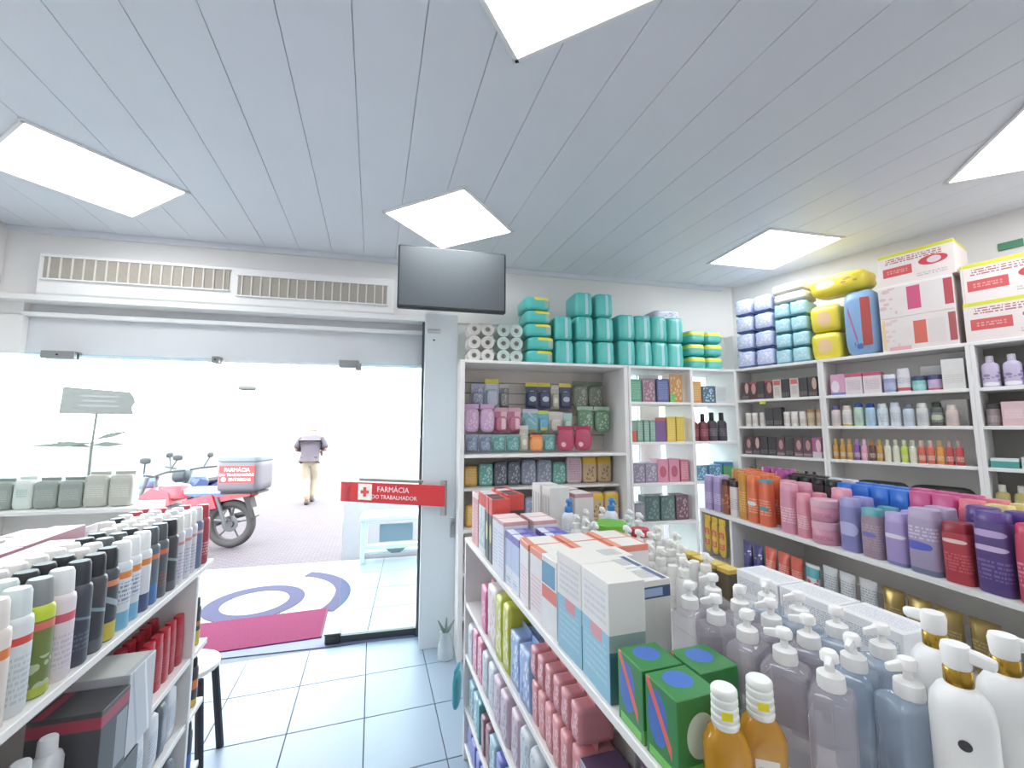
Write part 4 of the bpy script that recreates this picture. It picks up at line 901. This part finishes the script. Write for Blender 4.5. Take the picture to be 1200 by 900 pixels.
jc = P('cream_jar', S_jar(.028, .13, .025, 14), (prt('#cdb69a', (.2, .8, .25, .6, '#a88f72', 'text')), mat('#b08a5c', .3)), .056, 'beige cream jar', 'jar')
row(RIGHT, RZ[1], .05, .06, [jw, jw, .01, jw, d3, d3, jw, jw, .004, jw, jc, jc], 'on the second corner shelf', 'corner', gw1, .004, jit=.002)
tagp = tag(ob('price_tag', box(.05, .003, .022, .0005), mat('#cfd83a', .5), None, RIGHT.at(.235, -.004, RZ[0] - .026 - .018), (0, 0, RIGHT.a)), 'small lime price tag under the top corner shelf', 'price tag')
row(RIGHT, RZ[2], .06, .05, [d4, d1, d3, d3, d4, d3, d4, d4, d5], 'on the third corner shelf', 'corner', gw1, .003, jit=.002)
bs = P('small_bottle', S_bottle(.045, .045, .14, .03, .02, 2.0, 14), (prt('#8a5a3c', (.1, .9, .15, .6, '#d0a878', 'text')), mat('#3a2c28', .4)), .045, 'small brown bottle with dark cap', 'bottle')
bs2 = P('small_bottle', S_bottle(.045, .045, .14, .03, .02, 2.0, 14), (prt('#5c3a48', (.1, .9, .15, .6, '#b89aa8', 'text')), mat('#caa860', .3, .5, .6)), .045, 'small wine-coloured bottle with gold cap', 'bottle')
row(RIGHT, RZ[3], .05, .06, [bs, bs2, bs, bs, bs2, bs, bs2, bs2, bs, bs], 'on the fourth corner shelf', 'corner', gw1, .008)
# middle bay
gw2 = 'creams in the middle bay'
k1 = carton(.09, .08, .155, '#dba0bc', 'pink and white carton', (.05, .6, .1, .7, '#eadce4', 'oval'), (*ALL, .0, .12, '#6f78b8'))
k2 = carton(.10, .08, .15, '#e0d5d8', 'white carton with crimson top', (*ALL, .84, 1, '#c94468'), (.1, .9, .2, .7, '#c3a8b4', 'text'))
k3 = P('cream_jar', S_jar(.036, .125, .03), (prt('#8f97c0', (.1, .9, .2, .7, '#d9dce8', 'text')), mat('#dfe0e6', .3)), .072, 'blue-violet cream jar', 'jar')
k4 = P('lotion_bottle', S_flat(.07, .05, .16, .02), (prt('#e2dee2', (.2, .8, .05, .2, '#c84a54'), (.2, .8, .4, .7, '#b0a8b8', 'text')), mat('#e6e4e6', .3)), .07, 'white lotion bottle with red base', 'bottle')
k5 = P('cream_jar', S_jar(.036, .10, .03), (prt('#7fc4c0', (.1, .9, .2, .6, '#c8e4e2', 'text')), mat('#3d4a66', .3)), .072, 'aqua jar with navy lid', 'jar')
k6 = P('cream_jar', S_jar(.036, .10, .03), (prt('#c9b0d4', (.1, .9, 0, .2, '#c85a7a')), mat('#4a4a76', .3)), .072, 'lilac jar with indigo lid', 'jar')
k7 = carton(.10, .09, .19, '#e0ddda', 'tall white carton', (.1, .9, .2, .5, '#c8c4c0', 'text'))
row(RIGHT, RZ[0], .06, .72, [k1, k2, k2, k3, k4, k5, k6, k7], 'on the top middle shelf', 'corner', gw2, .004, jit=.002)
def tj(base, cap, desc, h=.15, *marks): return P('cream_tube', S_can(.03, h, .03, 16), (prt(base, (.25, .75, .2, .7, '#b9bcc4', 'text'), *marks), mat(cap, .3)), .06, desc, 'tube')
q = [tj('#e3cfc8', '#5a5a86', 'peach tube with indigo cap'), tj('#e6e0d8', '#e3d6c8', 'cream tube with yellow base', .15, (*ALL, 0, .1, '#d8b840')), tj('#bfe0c4', '#2f5aa8', 'mint tube with blue cap', .165), tj('#a9d0e8', '#2a4fa0', 'sky blue tube with dark blue cap', .16), tj('#dbe8ec', '#e6eef0', 'pale aqua tube', .155), tj('#dfe4ea', '#d4dae0', 'pale silver tube', .16), tj('#c9d6e6', '#6f7480', 'powder blue tube with grey cap', .145), tj('#d8d8d4', '#e0e0dc', 'off-white tube', .15), tj('#4b4f48', '#33362f', 'dark olive tube', .15, (.3, .7, .3, .6, '#c4cdb0', 'oval')), tj('#d9c4b8', '#dccdc4', 'beige tube', .13)]
row(RIGHT, RZ[1], .05, .705, q, 'on the second middle shelf', 'corner', gw2, .008)
k8 = carton(.12, .09, .17, '#e2dfdb', 'plain white carton', (.1, .9, .3, .7, '#d0ccc6', 'text'))
row(RIGHT, RZ[1], .185, 1.28, [k8], 'at the back of the second middle shelf', 'corner', gw2)
row(RIGHT, RZ[0], .185, 1.20, [k8], 'at the back of the top middle shelf', 'corner', gw2)
def sb(base, cap, desc): return P('perfume_bottle', S_bottle(.037, .037, .15, .04, .022, 2.2, 14, .1), (prt(base, (.15, .85, .2, .5, '#efe0c8', 'text'), rough=.2), mat(cap, .3)), .037, desc, 'bottle')
sb_g = sb('#c09038', '#c8a858', 'gold perfume bottle'); sb_p = sb('#7d4aa0', '#a58ac0', 'purple perfume bottle'); sb_k = sb('#d99ab0', '#e4c4cc', 'pink perfume bottle'); sb_b = sb('#6a3428', '#b07848', 'brown perfume bottle'); sb_w = sb('#dcdcc4', '#cfcab4', 'pale perfume bottle')
sb_y = sb('#c4dc48', '#d8dcb4', 'lime perfume bottle'); sb_r = sb('#d9604c', '#d4b4a8', 'coral perfume bottle'); sb_o = sb('#e6932c', '#cfa878', 'amber perfume bottle'); sb_d = sb('#c43a3c', '#b09088', 'red perfume bottle')
row(RIGHT, RZ[2], .04, .70, [sb_g, sb_g, sb_g, sb_p, sb_k, sb_b, sb_g, sb_w, sb_w, sb_y, sb_w, sb_r, sb_r, sb_o, sb_d, sb_d], 'on the third middle shelf', 'corner', 'small perfume bottles', .006)
bk2 = P('cosmetic_bag', S_pack(.30, .12, .11, 4, 21, .06), (mat('#3b3c38', .6),), .30, 'dark bundled bag', 'bag')
row(RIGHT, RZ[3], .10, .80, [bk2, bk2], 'on the fourth middle shelf', 'corner', 'dark bags')
# edge bay
gw3 = 'goods in the edge bay'
v1 = P('lotion_bottle', S_bottle(.075, .06, .19, .04, .035, 3), (prt('#c9bcd8', (.2, .8, .2, .6, '#8f80ac', 'motley'), (.35, .65, .05, .2, '#f4f2f6', 'oval')), mat('#d6cfe0', .3)), .075, 'lilac lotion bottle', 'bottle')
v2 = P('lotion_bottle', S_bottle(.075, .06, .19, .04, .035, 3), (prt('#6a4aa4', (.2, .8, .2, .6, '#b9a4d8', 'motley')), mat('#8a70b8', .3)), .075, 'violet lotion bottle', 'bottle')
row(RIGHT, RZ[0], .06, 1.49, [v1, v1, v2, v2], 'on the top edge shelf', 'corner', gw3, .012)
v3 = P('cream_jar', S_jar(.03, .13, .03), (prt('#8f8284', (.1, .9, .2, .6, '#c4b4b4', 'text')), mat('#4a4648', .3)), .06, 'grey-brown jar', 'jar')
v4 = carton(.09, .08, .14, '#dfbcc0', 'pale pink carton', (.1, .9, .3, .7, '#eed6d8', 'text'))
v5 = P('cream_tube', S_can(.034, .175, .03), (prt('#dfe0dc', (.25, .75, .35, .42, '#ffffff'), (*ALL, 0, .3, '#b8c0be')), mat('#e2e2de', .3)), .068, 'pale grey tube', 'tube')
row(RIGHT, RZ[1], .06, 1.49, [v3, v4, v5, v5], 'on the second edge shelf', 'corner', gw3, .008)
v6 = carton(.11, .09, .055, '#3f9c94', 'flat teal carton', (4, 5, 0, 1, '#d8e4e2'), (*ALL, .7, 1, '#d8e6e4'))
v7 = carton(.12, .09, .065, '#cfd6d8', 'flat white carton with grey print', (.1, .9, .2, .7, '#9aa8ae', 'text'))
row(RIGHT, RZ[2], .06, 1.49, [v6, v7, v7], 'on the third edge shelf', 'corner', gw3, .008)
v8 = P('lotion_bottle', S_bottle(.06, .05, .15, .04, .03, 3), (prt('#b8a860', (.2, .8, .2, .6, '#ddd2a0', 'text')), mat('#dcd8c8', .3)), .06, 'olive-yellow bottle', 'bottle')
row(RIGHT, RZ[3], .06, 1.49, [v8, v8, v8, v8], 'on the fourth edge shelf', 'corner', gw3, .012)

# ------------------------------------------------------------------ on top of the wall shelving
ZT = 2.1655
def dpack(w, d, h, base, desc, *marks, seed=0, p=8, name='diaper_pack', wr=.07): return P(name, S_pack(w, d, h, p, seed, wr), (prt(base, *marks, rough=.3),), w, desc, 'pack')
bl1 = dpack(.15, .26, .155, '#c3ccee', 'blue and lilac diaper pack', (.05, .95, .25, .8, '#e6e4f0', 'motley'), (*ALL, .0, .12, '#4a5596'), (.1, .9, .8, .95, '#7fb0dc', 'motley'), (4, 5, 0, 1, '#8fb4e0'), seed=31, wr=.1)
bl2 = dpack(.12, .26, .125, '#a4d6e2', 'aqua diaper pack', (.1, .9, .3, .75, '#d4e4ea', 'motley'), (*ALL, 0, .1, '#4f93a8'), seed=32)
cre = dpack(.25, .24, .08, '#d9d8cf', 'pale grey folded pack', (*ALL, .1, .2, '#b9b8b0'), seed=33)
LY = ('bottom', 'second', 'third', 'top')
for k in range(4):
    row(RIGHT, ZT + k * .158, .15, .02, [bl1, bl1], f'in the {LY[k]} layer', 'corner', 'blue diaper stack', .010, jit=.004)
for k in range(4):
    row(RIGHT, ZT + k * .128, .15, .345, [bl2, bl2], f'in the {LY[k]} layer', 'corner', 'aqua diaper stack', .008, jit=.004)
row(RIGHT, ZT + .514, .15, .345, [cre], 'lying on the aqua packs', 'corner', 'grey packs', 0); row(RIGHT, ZT + .596, .15, .335, [cre], 'topmost on the aqua packs', 'corner', 'grey packs', 0)
ylp = dpack(.20, .24, .215, '#e8d42c', 'yellow diaper pack with a round picture', (.25, .75, .2, .75, '#e8c090', 'oval'), (.1, .9, .8, .92, '#f0e8a0', 'text'), seed=34, p=7)
row(RIGHT, ZT, .15, .605, [ylp], 'at the bottom of its stack', 'corner', 'yellow diaper packs'); row(RIGHT, ZT + .217, .15, .605, [ylp], 'on top of the other', 'corner', 'yellow diaper packs')
ylt = dpack(.40, .26, .16, '#ead52c', 'long yellow pack', (.1, .5, .3, .7, '#f2e6b8', 'oval'), (.6, .9, .3, .7, '#c49a50', 'motley'), seed=35, p=4)
row(RIGHT, ZT + .50, .16, .600, [ylt], 'lying across the yellow and blue packs', 'corner', 'yellow diaper packs')
blu = dpack(.20, .22, .49, '#7fa6cf', 'tall blue pack with red panel', (.55, .85, .12, .9, '#b03a34'), (.15, .4, .25, .7, '#a9568a', 'diag'), (.3, .7, .05, .2, '#3f6ab0', 'motley'), seed=36, p=6, wr=.02)
row(RIGHT, ZT, .14, .825, [blu], 'on the wall shelving', 'corner', None)
def big(desc, *marks, w=.37, h=.228): return P('carton', S_box(w, .30, h), (prt('#e6dbd8', *marks),), w, desc, 'box')
RED, YEL = '#c8333a', '#d2d22a'
mk_a = ((.0, .25, .05, .95, '#d9b8bc', 'motley'), (.40, .58, .18, .88, '#cf4a7a'), (.60, .84, .15, .85, '#e2dad8'), (.88, .99, .15, .9, '#b83a4a'), (*ALL, .93, 1, '#f0e9e6'), (4, 5, 0, 1, '#e8ddd8'))
mk_b = ((.0, .25, .05, .95, '#dcc4c0', 'motley'), (.45, .62, .15, .82, '#d8604e'), (.64, .86, .12, .82, '#ddd2ce'), (.90, .99, .12, .92, '#a8464a'), (.02, .06, .05, .95, '#e8c88a'), (.1, .4, .0, .12, '#e0a0a4'))
mk_c = ((*ALL, .90, 1.0, YEL), (.10, .85, .66, .84, '#a85a60', 'text'), (.06, .46, .28, .56, '#cf4a4a'), (.12, .40, .36, .48, '#e09a98', 'text'), (.55, .92, .40, .68, RED, 'oval'), (.66, .84, .44, .64, '#d8c8d0', 'oval'), (.5, .9, .1, .24, '#b9b6b4', 'text'), (4, 5, 0, 1, '#e4d8d2'))
put('carton', S_box(.37, .30, .228), (prt('#e6dbd8', *mk_b),), RIGHT.at(1.235, .16, ZT), RIGHT.a, 'pink and white carton with red panels at the bottom of its stack', 'box', 'large cartons')
put('carton', S_box(.37, .30, .226), (prt('#e6dbd8', *mk_a),), RIGHT.at(1.235, .16, ZT + .229), RIGHT.a, 'pink and white carton with magenta panel between two cartons', 'box', 'large cartons')
put('carton', S_box(.38, .30, .225), (prt('#e8dcd8', *mk_c),), RIGHT.at(1.255, .17, ZT + .456), RIGHT.a - R(2), 'white carton with yellow edge and red print topmost by the green sign', 'box', 'large cartons')
put('carton', S_box(.42, .30, .243), (prt('#e8dcd8', *mk_c),), RIGHT.at(1.66, .16, ZT), RIGHT.a, 'white carton with yellow edge and red print, lower at the photo edge', 'box', 'large cartons')
put('carton', S_box(.42, .30, .243), (prt('#e8dcd8', *mk_c, (.02, .03, 0, 1, '#e0c8c4')),), RIGHT.at(1.665, .165, ZT + .244), RIGHT.a - R(1), 'white carton with yellow edge and red print, upper at the photo edge', 'box', 'large cartons')
tag(ob('exit_sign', box(.11, .012, .05, .002), mat('#4f8a6a', .5), None, RIGHT.at(1.62, .512, 2.83), (0, 0, RIGHT.a)), 'small green sign on the wall above the cartons', 'sign')

# ------------------------------------------------------------------ hook display unit: hanging goods
def bl(w, h, base, desc, *marks, d=.03, hdr='#d8cf5a', seed=0): return P('blister_pack', S_blister(w, h, d), (prt(base, *marks), prt(base, *marks), mat(hdr, .5)), w, desc, 'blister pack')
def bg(w, h, base, desc, *marks, d=.05, hdr=None, seed=0): return P('hanging_bag', S_bag(w, h, d, seed), (prt(base, *marks), mat(hdr or base, .5)), w, desc, 'bag')
MOT = (.1, .9, .1, .9)
b_gy = bl(.11, .20, '#8b90a8', 'grey-violet blister pack', (*MOT, '#c4c6d2', 'motley'), hdr='#a4a4b4')
b_by = bl(.12, .24, '#a9b2c4', 'grey blister pack with yellow header', (*MOT, '#d4d8e0', 'text'))
b_dk = bl(.08, .20, '#77787a', 'dark grey blister pack', (*MOT, '#b0b0b2', 'motley'), hdr='#b4b0ac')
b_nv = bl(.11, .22, '#343c60', 'navy blister pack with yellow header', (.2, .9, .35, .7, '#b9c8d0', 'oval'))
b_wh = bl(.07, .20, '#b9b8a8', 'beige blister pack', (.2, .8, .3, .7, '#e0dccc', 'oval'), hdr='#cfcabc')
b_gn = bg(.14, .24, '#66705c', 'olive green hanging bag', (*MOT, '#95a088', 'motley'), seed=41)
b_g2 = bg(.15, .22, '#5c8462', 'green hanging bag', (*MOT, '#a4bca4', 'motley'), hdr='#9db8a0', seed=42)
b_li = bg(.12, .23, '#cfa9cc', 'lilac hanging bag', (*MOT, '#e2cade', 'motley'), seed=43)
b_ro = bl(.11, .20, '#c2708c', 'rose blister pack', (.5, .95, .1, .9, '#e6c4cc'), hdr='#d4a8b4')
b_aq = bl(.13, .19, '#79b4b8', 'aqua blister pack', (.3, .9, .5, .9, '#c4c4d4', 'diag'), (.4, .9, 0, .15, '#e0a060'), hdr='#c8c4d0')
b_bl = bl(.09, .18, '#6fb2cc', 'sky blue blister pack', (.1, .9, 0, .3, '#d8d048'), hdr='#c9d468')
b_mi = bl(.08, .16, '#a5d0c4', 'mint blister pack', (*MOT, '#d4e4de', 'text'), hdr='#b8d8d0')
b_cr = bl(.12, .17, '#d6d0c6', 'cream blister pack', (*MOT, '#c2bab0', 'text'), hdr='#dcd8d0')
b_og = bg(.11, .13, '#e08a3c', 'orange hanging bag', (*MOT, '#efb070', 'text'), hdr='#dd7a48', seed=44)
b_te = bl(.11, .13, '#5f9a98', 'teal blister pack', (*MOT, '#a9ccc8', 'motley'), hdr='#7fa8a4')
b_ma = bg(.15, .20, '#b03058', 'crimson hanging bag', (.15, .45, .15, .4, '#e4b8c0', 'oval'), seed=45)
b_sl = bl(.10, .13, '#78859e', 'slate blue blister pack', (*MOT, '#aab6c8', 'motley'), hdr='#8f98ac')
b_pu = bg(.09, .26, '#5a4a60', 'dark purple hanging bag', (*ALL, .5, .56, '#c9a870'), seed=46)
gh = 'goods on the hook display'
def hang(z, y, x, items, where): row(FRONT, z, y, x, items, where, 'left', gh, .004, jit=.004)
hang(1.80, -.20, .38, [b_gy, b_by, b_dk, .14, b_nv, b_nv, b_wh, b_nv, b_gn, b_gn], 'in the top row')
hang(1.60, -.27, .315, [b_li, b_li, b_ro, b_ro, .01, b_aq, b_bl, b_cr, b_mi, .03, b_g2, b_g2], 'in the second row')
hang(1.455, -.35, .32, [b_sl, b_sl, b_te, b_te, b_wh, b_og, b_te, b_ma, b_ma], 'in the third row')
c_gold = P('cosmetic_pack', S_pack(.11, .08, .16, 6, 51), (prt('#d9a53a', (*MOT, '#efd9a0', 'text')),), .11, 'golden pack', 'pack')
c_teal = P('cosmetic_pack', S_pack(.12, .08, .18, 6, 52), (prt('#6fb0a4', (*MOT, '#b9d8d0', 'motley')),), .12, 'teal pack', 'pack')
c_slat = P('cosmetic_pack', S_pack(.11, .08, .19, 6, 53), (prt('#5d626e', (*MOT, '#a4a8b2', 'motley')),), .11, 'dark grey pack', 'pack')
c_bgy = P('cosmetic_pack', S_pack(.13, .08, .20, 6, 54), (prt('#8f97a8', (*MOT, '#bfc5d0', 'motley')),), .13, 'blue-grey pack', 'pack')
c_pink = P('cosmetic_pack', S_pack(.14, .08, .22, 6, 55), (prt('#d9c4cc', (*MOT, '#b07a8c', 'text')),), .14, 'pale pink pack', 'pack')
c_yel = P('cosmetic_pack', S_pack(.13, .08, .225, 6, 56), (prt('#cdb08a', (*ALL, .72, 1, '#dcb41e'), (.2, .8, .1, .6, '#8a7448', 'motley')),), .13, 'tan pack with yellow top', 'pack')
row(FRONT, .9005, -.38, .32, [c_gold, c_teal, c_slat, c_slat, c_bgy, c_bgy, c_teal, c_pink, c_yel, c_yel], 'on the lower display shelf', 'left', 'packs on the display shelf', .003)
local_box('shelf', .035, 1.345, .12, .408, 1.16, 1.18, m_shelf, u1)
row(FRONT, 1.1805, -.26, .32, [c_gold, c_teal, c_slat, c_slat, c_bgy, c_bgy, c_teal, c_pink, c_yel, c_yel], 'on the middle display shelf', 'left', 'packs on the display shelf', .003)

# ------------------------------------------------------------------ open units against the glass
def cb_(w, h, base, desc, *marks): return carton(w, .12, h, base, desc, *marks)
x_gr = cb_(.10, .19, '#3f9a74', 'green carton', (*MOT, '#8fc4a8', 'text')); x_mv = cb_(.12, .20, '#8a6474', 'mauve carton', (*MOT, '#bfa0ac', 'motley')); x_nv = cb_(.11, .20, '#3b4a86', 'blue carton', (*MOT, '#7f8cc0', 'text')); x_am = cb_(.12, .24, '#b8813a', 'amber carton', (*MOT, '#dcb474', 'motley'), (.0, .4, 0, .3, '#5fae4a'))
gx = 'cartons on the open unit'
row(FRONT, 1.8555, -.40, 1.68, [x_gr, x_mv, x_nv, x_am], 'on its top shelf by the glass', 'left', gx, .014)
x_g2 = cb_(.05, .18, '#6fa08c', 'grey-green carton', (*MOT, '#b4ccc0', 'text')); x_pu = cb_(.10, .20, '#6a3a80', 'purple carton', (*ALL, .88, 1, '#b8443a')); x_ye = cb_(.08, .21, '#d9b82c', 'yellow carton', (*MOT, '#e8d470', 'text')); x_or = cb_(.06, .09, '#c2502e', 'small orange carton')
row(FRONT, 1.5245, -.40, 1.67, [x_or, x_g2, x_g2, x_g2, x_pu, x_ye, x_ye], 'on the second glass-side shelf', 'left', gx, .006)
x_sv = cb_(.11, .16, '#8f859a', 'grey-mauve carton', (*MOT, '#c0b8c8', 'motley')); x_pk = cb_(.10, .19, '#d0849c', 'pink carton', (.2, .8, .2, .7, '#b8405c', 'oval')); x_rw = cb_(.08, .18, '#c46a7c', 'rose carton', (*MOT, '#e0b4bc', 'text'))
row(FRONT, 1.1905, -.40, 1.68, [x_sv, x_sv, x_pk, x_pk, x_rw], 'on the third glass-side shelf', 'left', gx, .006)
x_dk = cb_(.13, .20, '#4f6a66', 'dark green carton', (*MOT, '#7f9894', 'motley')); x_br = cb_(.12, .20, '#6a4250', 'dark wine carton', (*MOT, '#b49aa4', 'motley')); x_gy = cb_(.10, .15, '#8d8f96', 'grey carton', (*MOT, '#b8bac0', 'text'))
row(FRONT, .8805, -.40, 1.68, [x_gy, x_dk, x_dk, x_br], 'on the fourth glass-side shelf', 'left', gx, .008)
w1 = P('tall_bottle', S_bottle(.085, .07, .24, .07, .04, 3), (prt('#7c1c30', (*TXT, '#b8707c', 'text')), mat('#2a2628', .3)), .085, 'dark red bottle', 'bottle')
w2 = P('tall_bottle', S_bottle(.085, .07, .25, .07, .04, 3), (prt('#3a303c', (*TXT, '#8a8090', 'text')), mat('#26242a', .3)), .085, 'black bottle', 'bottle')
row(FRONT, 1.5245, -.38, 2.275, [w1, w1, w2, w2], 'on the corner unit', 'left', 'bottles in the corner unit', .012)
x_a2 = cb_(.10, .19, '#c48a34', 'amber corner carton', (*MOT, '#e0bc78', 'text')); x_b2 = cb_(.12, .15, '#3f6a84', 'blue corner carton', (*MOT, '#c0d4dc', 'motley')); x_w2 = cb_(.12, .15, '#d2d6d6', 'white corner carton', (*MOT, '#a8b4b8', 'text'))
row(FRONT, 1.8555, -.38, 2.275, [x_a2, x_b2, x_w2], 'on the top shelf by the glass', 'left', 'bottles in the corner unit', .012)
x_c2 = cb_(.13, .13, '#4a86a8', 'blue flat corner carton', (*MOT, '#a8c8d8', 'motley')); x_c3 = cb_(.10, .15, '#4f9a5a', 'green corner carton', (*ALL, .8, 1, '#3a78b0'))
row(FRONT, 1.1905, -.38, 2.275, [x_c2, x_c2, x_c3], 'on the third shelf by the glass', 'left', 'bottles in the corner unit', .012)

# ------------------------------------------------------------------ on top of the units along the front
ZF = 2.1555
def rollpack(x, z, n, c, label, core):
    t = thing('toilet_roll_pack', label, 'roll pack', FRONT.at(x, -.30, z), FRONT.a, 'toilet roll packs')
    for k in range(n):
        r = ob('roll', ring(.02, .052, .20, 24), c, t, (-.053 * (n - 1) + .106 * k, .10, .0525), (R(90), 0, 0)); ob('core', ring(.017, .02, .196, 16), core, r, (0, 0, .002))
    ob('wrap', puff(.106 * n + .004, .212, .105, 7, 6, 61, .01), clear('#e8eceb', .22, .2), t, (0, 0, 0))
m_ro = mat('#e4dfd8', .8, .2); m_rg = mat('#c9ddd4', .7, .2); m_co = mat('#6d6a66', .8)
for k, w in enumerate(('bottom', 'middle', 'top')):
    rollpack(.43, ZF + k * .106, 2, m_ro, f'white toilet roll pack, {w} of three layers by the pillar', m_co)
    rollpack(.665, ZF + k * .106, 2, m_rg, f'mint-wrapped toilet roll pack, {w} of three layers', m_co)
TEAL = '#46c0b8'
ty = dpack(.22, .30, .108, TEAL, 'flat teal pack with yellow edge', (.35, 1.0, .72, 1.0, '#ead62a'), (.75, 1.0, .1, .75, '#d9b09a', 'text'), (4, 5, 0, 1, '#7fc4c0'), seed=71, p=7, wr=.02)
for k, w in enumerate(('lowest', 'second', 'middle', 'fourth', 'topmost')):
    row(FRONT, ZF + k * .110, -.30, .795 + .012 * (k % 2) - (.02 if k > 2 else 0), [ty], f'{w} of the stack of five', 'left', 'teal pack stack')
def tpk(h): return dpack(.150, .26, h, TEAL, 'teal diaper pack with white stripe', (.55, .72, .05, .95, '#a9d8e0'), (.1, .45, .3, .7, '#67c4bc', 'text'), (4, 5, 0, 1, '#5fb8b4'), seed=72, p=10, wr=.03)
t19, t20, t23 = tpk(.20), tpk(.205), tpk(.225)
for k, w in enumerate(('bottom', 'upper')): row(FRONT, ZF + k * .202, -.32, 1.035, [t19], f'in the single column, {w} one', 'left', 'teal diaper packs')
for k, w in enumerate(('bottom', 'middle', 'top')): row(FRONT, ZF + k * .207, -.32, 1.215, [t20, .03, t20], f'in the {w} layer of three', 'left', 'teal diaper packs', .006)
for k, w in enumerate(('bottom', 'upper')): row(FRONT, ZF + k * .227, -.32, 1.60, [t23, t23, t23, t23], f'in the {w} layer of two', 'left', 'teal diaper packs', .006)
wpk = dpack(.28, .22, .10, '#c9cddc', 'white and blue pack', (*MOT, '#8f98b8', 'motley'), seed=73)
row(FRONT, ZF + .455, -.20, 2.02, [wpk], 'lying over the teal packs near the corner', 'left', None)
tyc = dpack(.17, .26, .115, TEAL, 'small teal and yellow pack', (*ALL, .58, .88, '#e4d82a'), (.1, .9, .1, .4, '#7fccc4', 'text'), seed=74, p=6, wr=.03)
for k, w in enumerate(('bottom', 'middle', 'top')): row(FRONT, ZF + k * .117, -.32, 2.27, [tyc, tyc], f'in the {w} layer', 'left', 'corner packs', .008)

LONG = [l for l in LABELS if len(l.replace(',', ' ').split()) > 16]; DUP = [l for l, v in LABELS.items() if len(v) > 1]
if LONG or DUP: print('LONG', LONG, 'DUP', DUP)
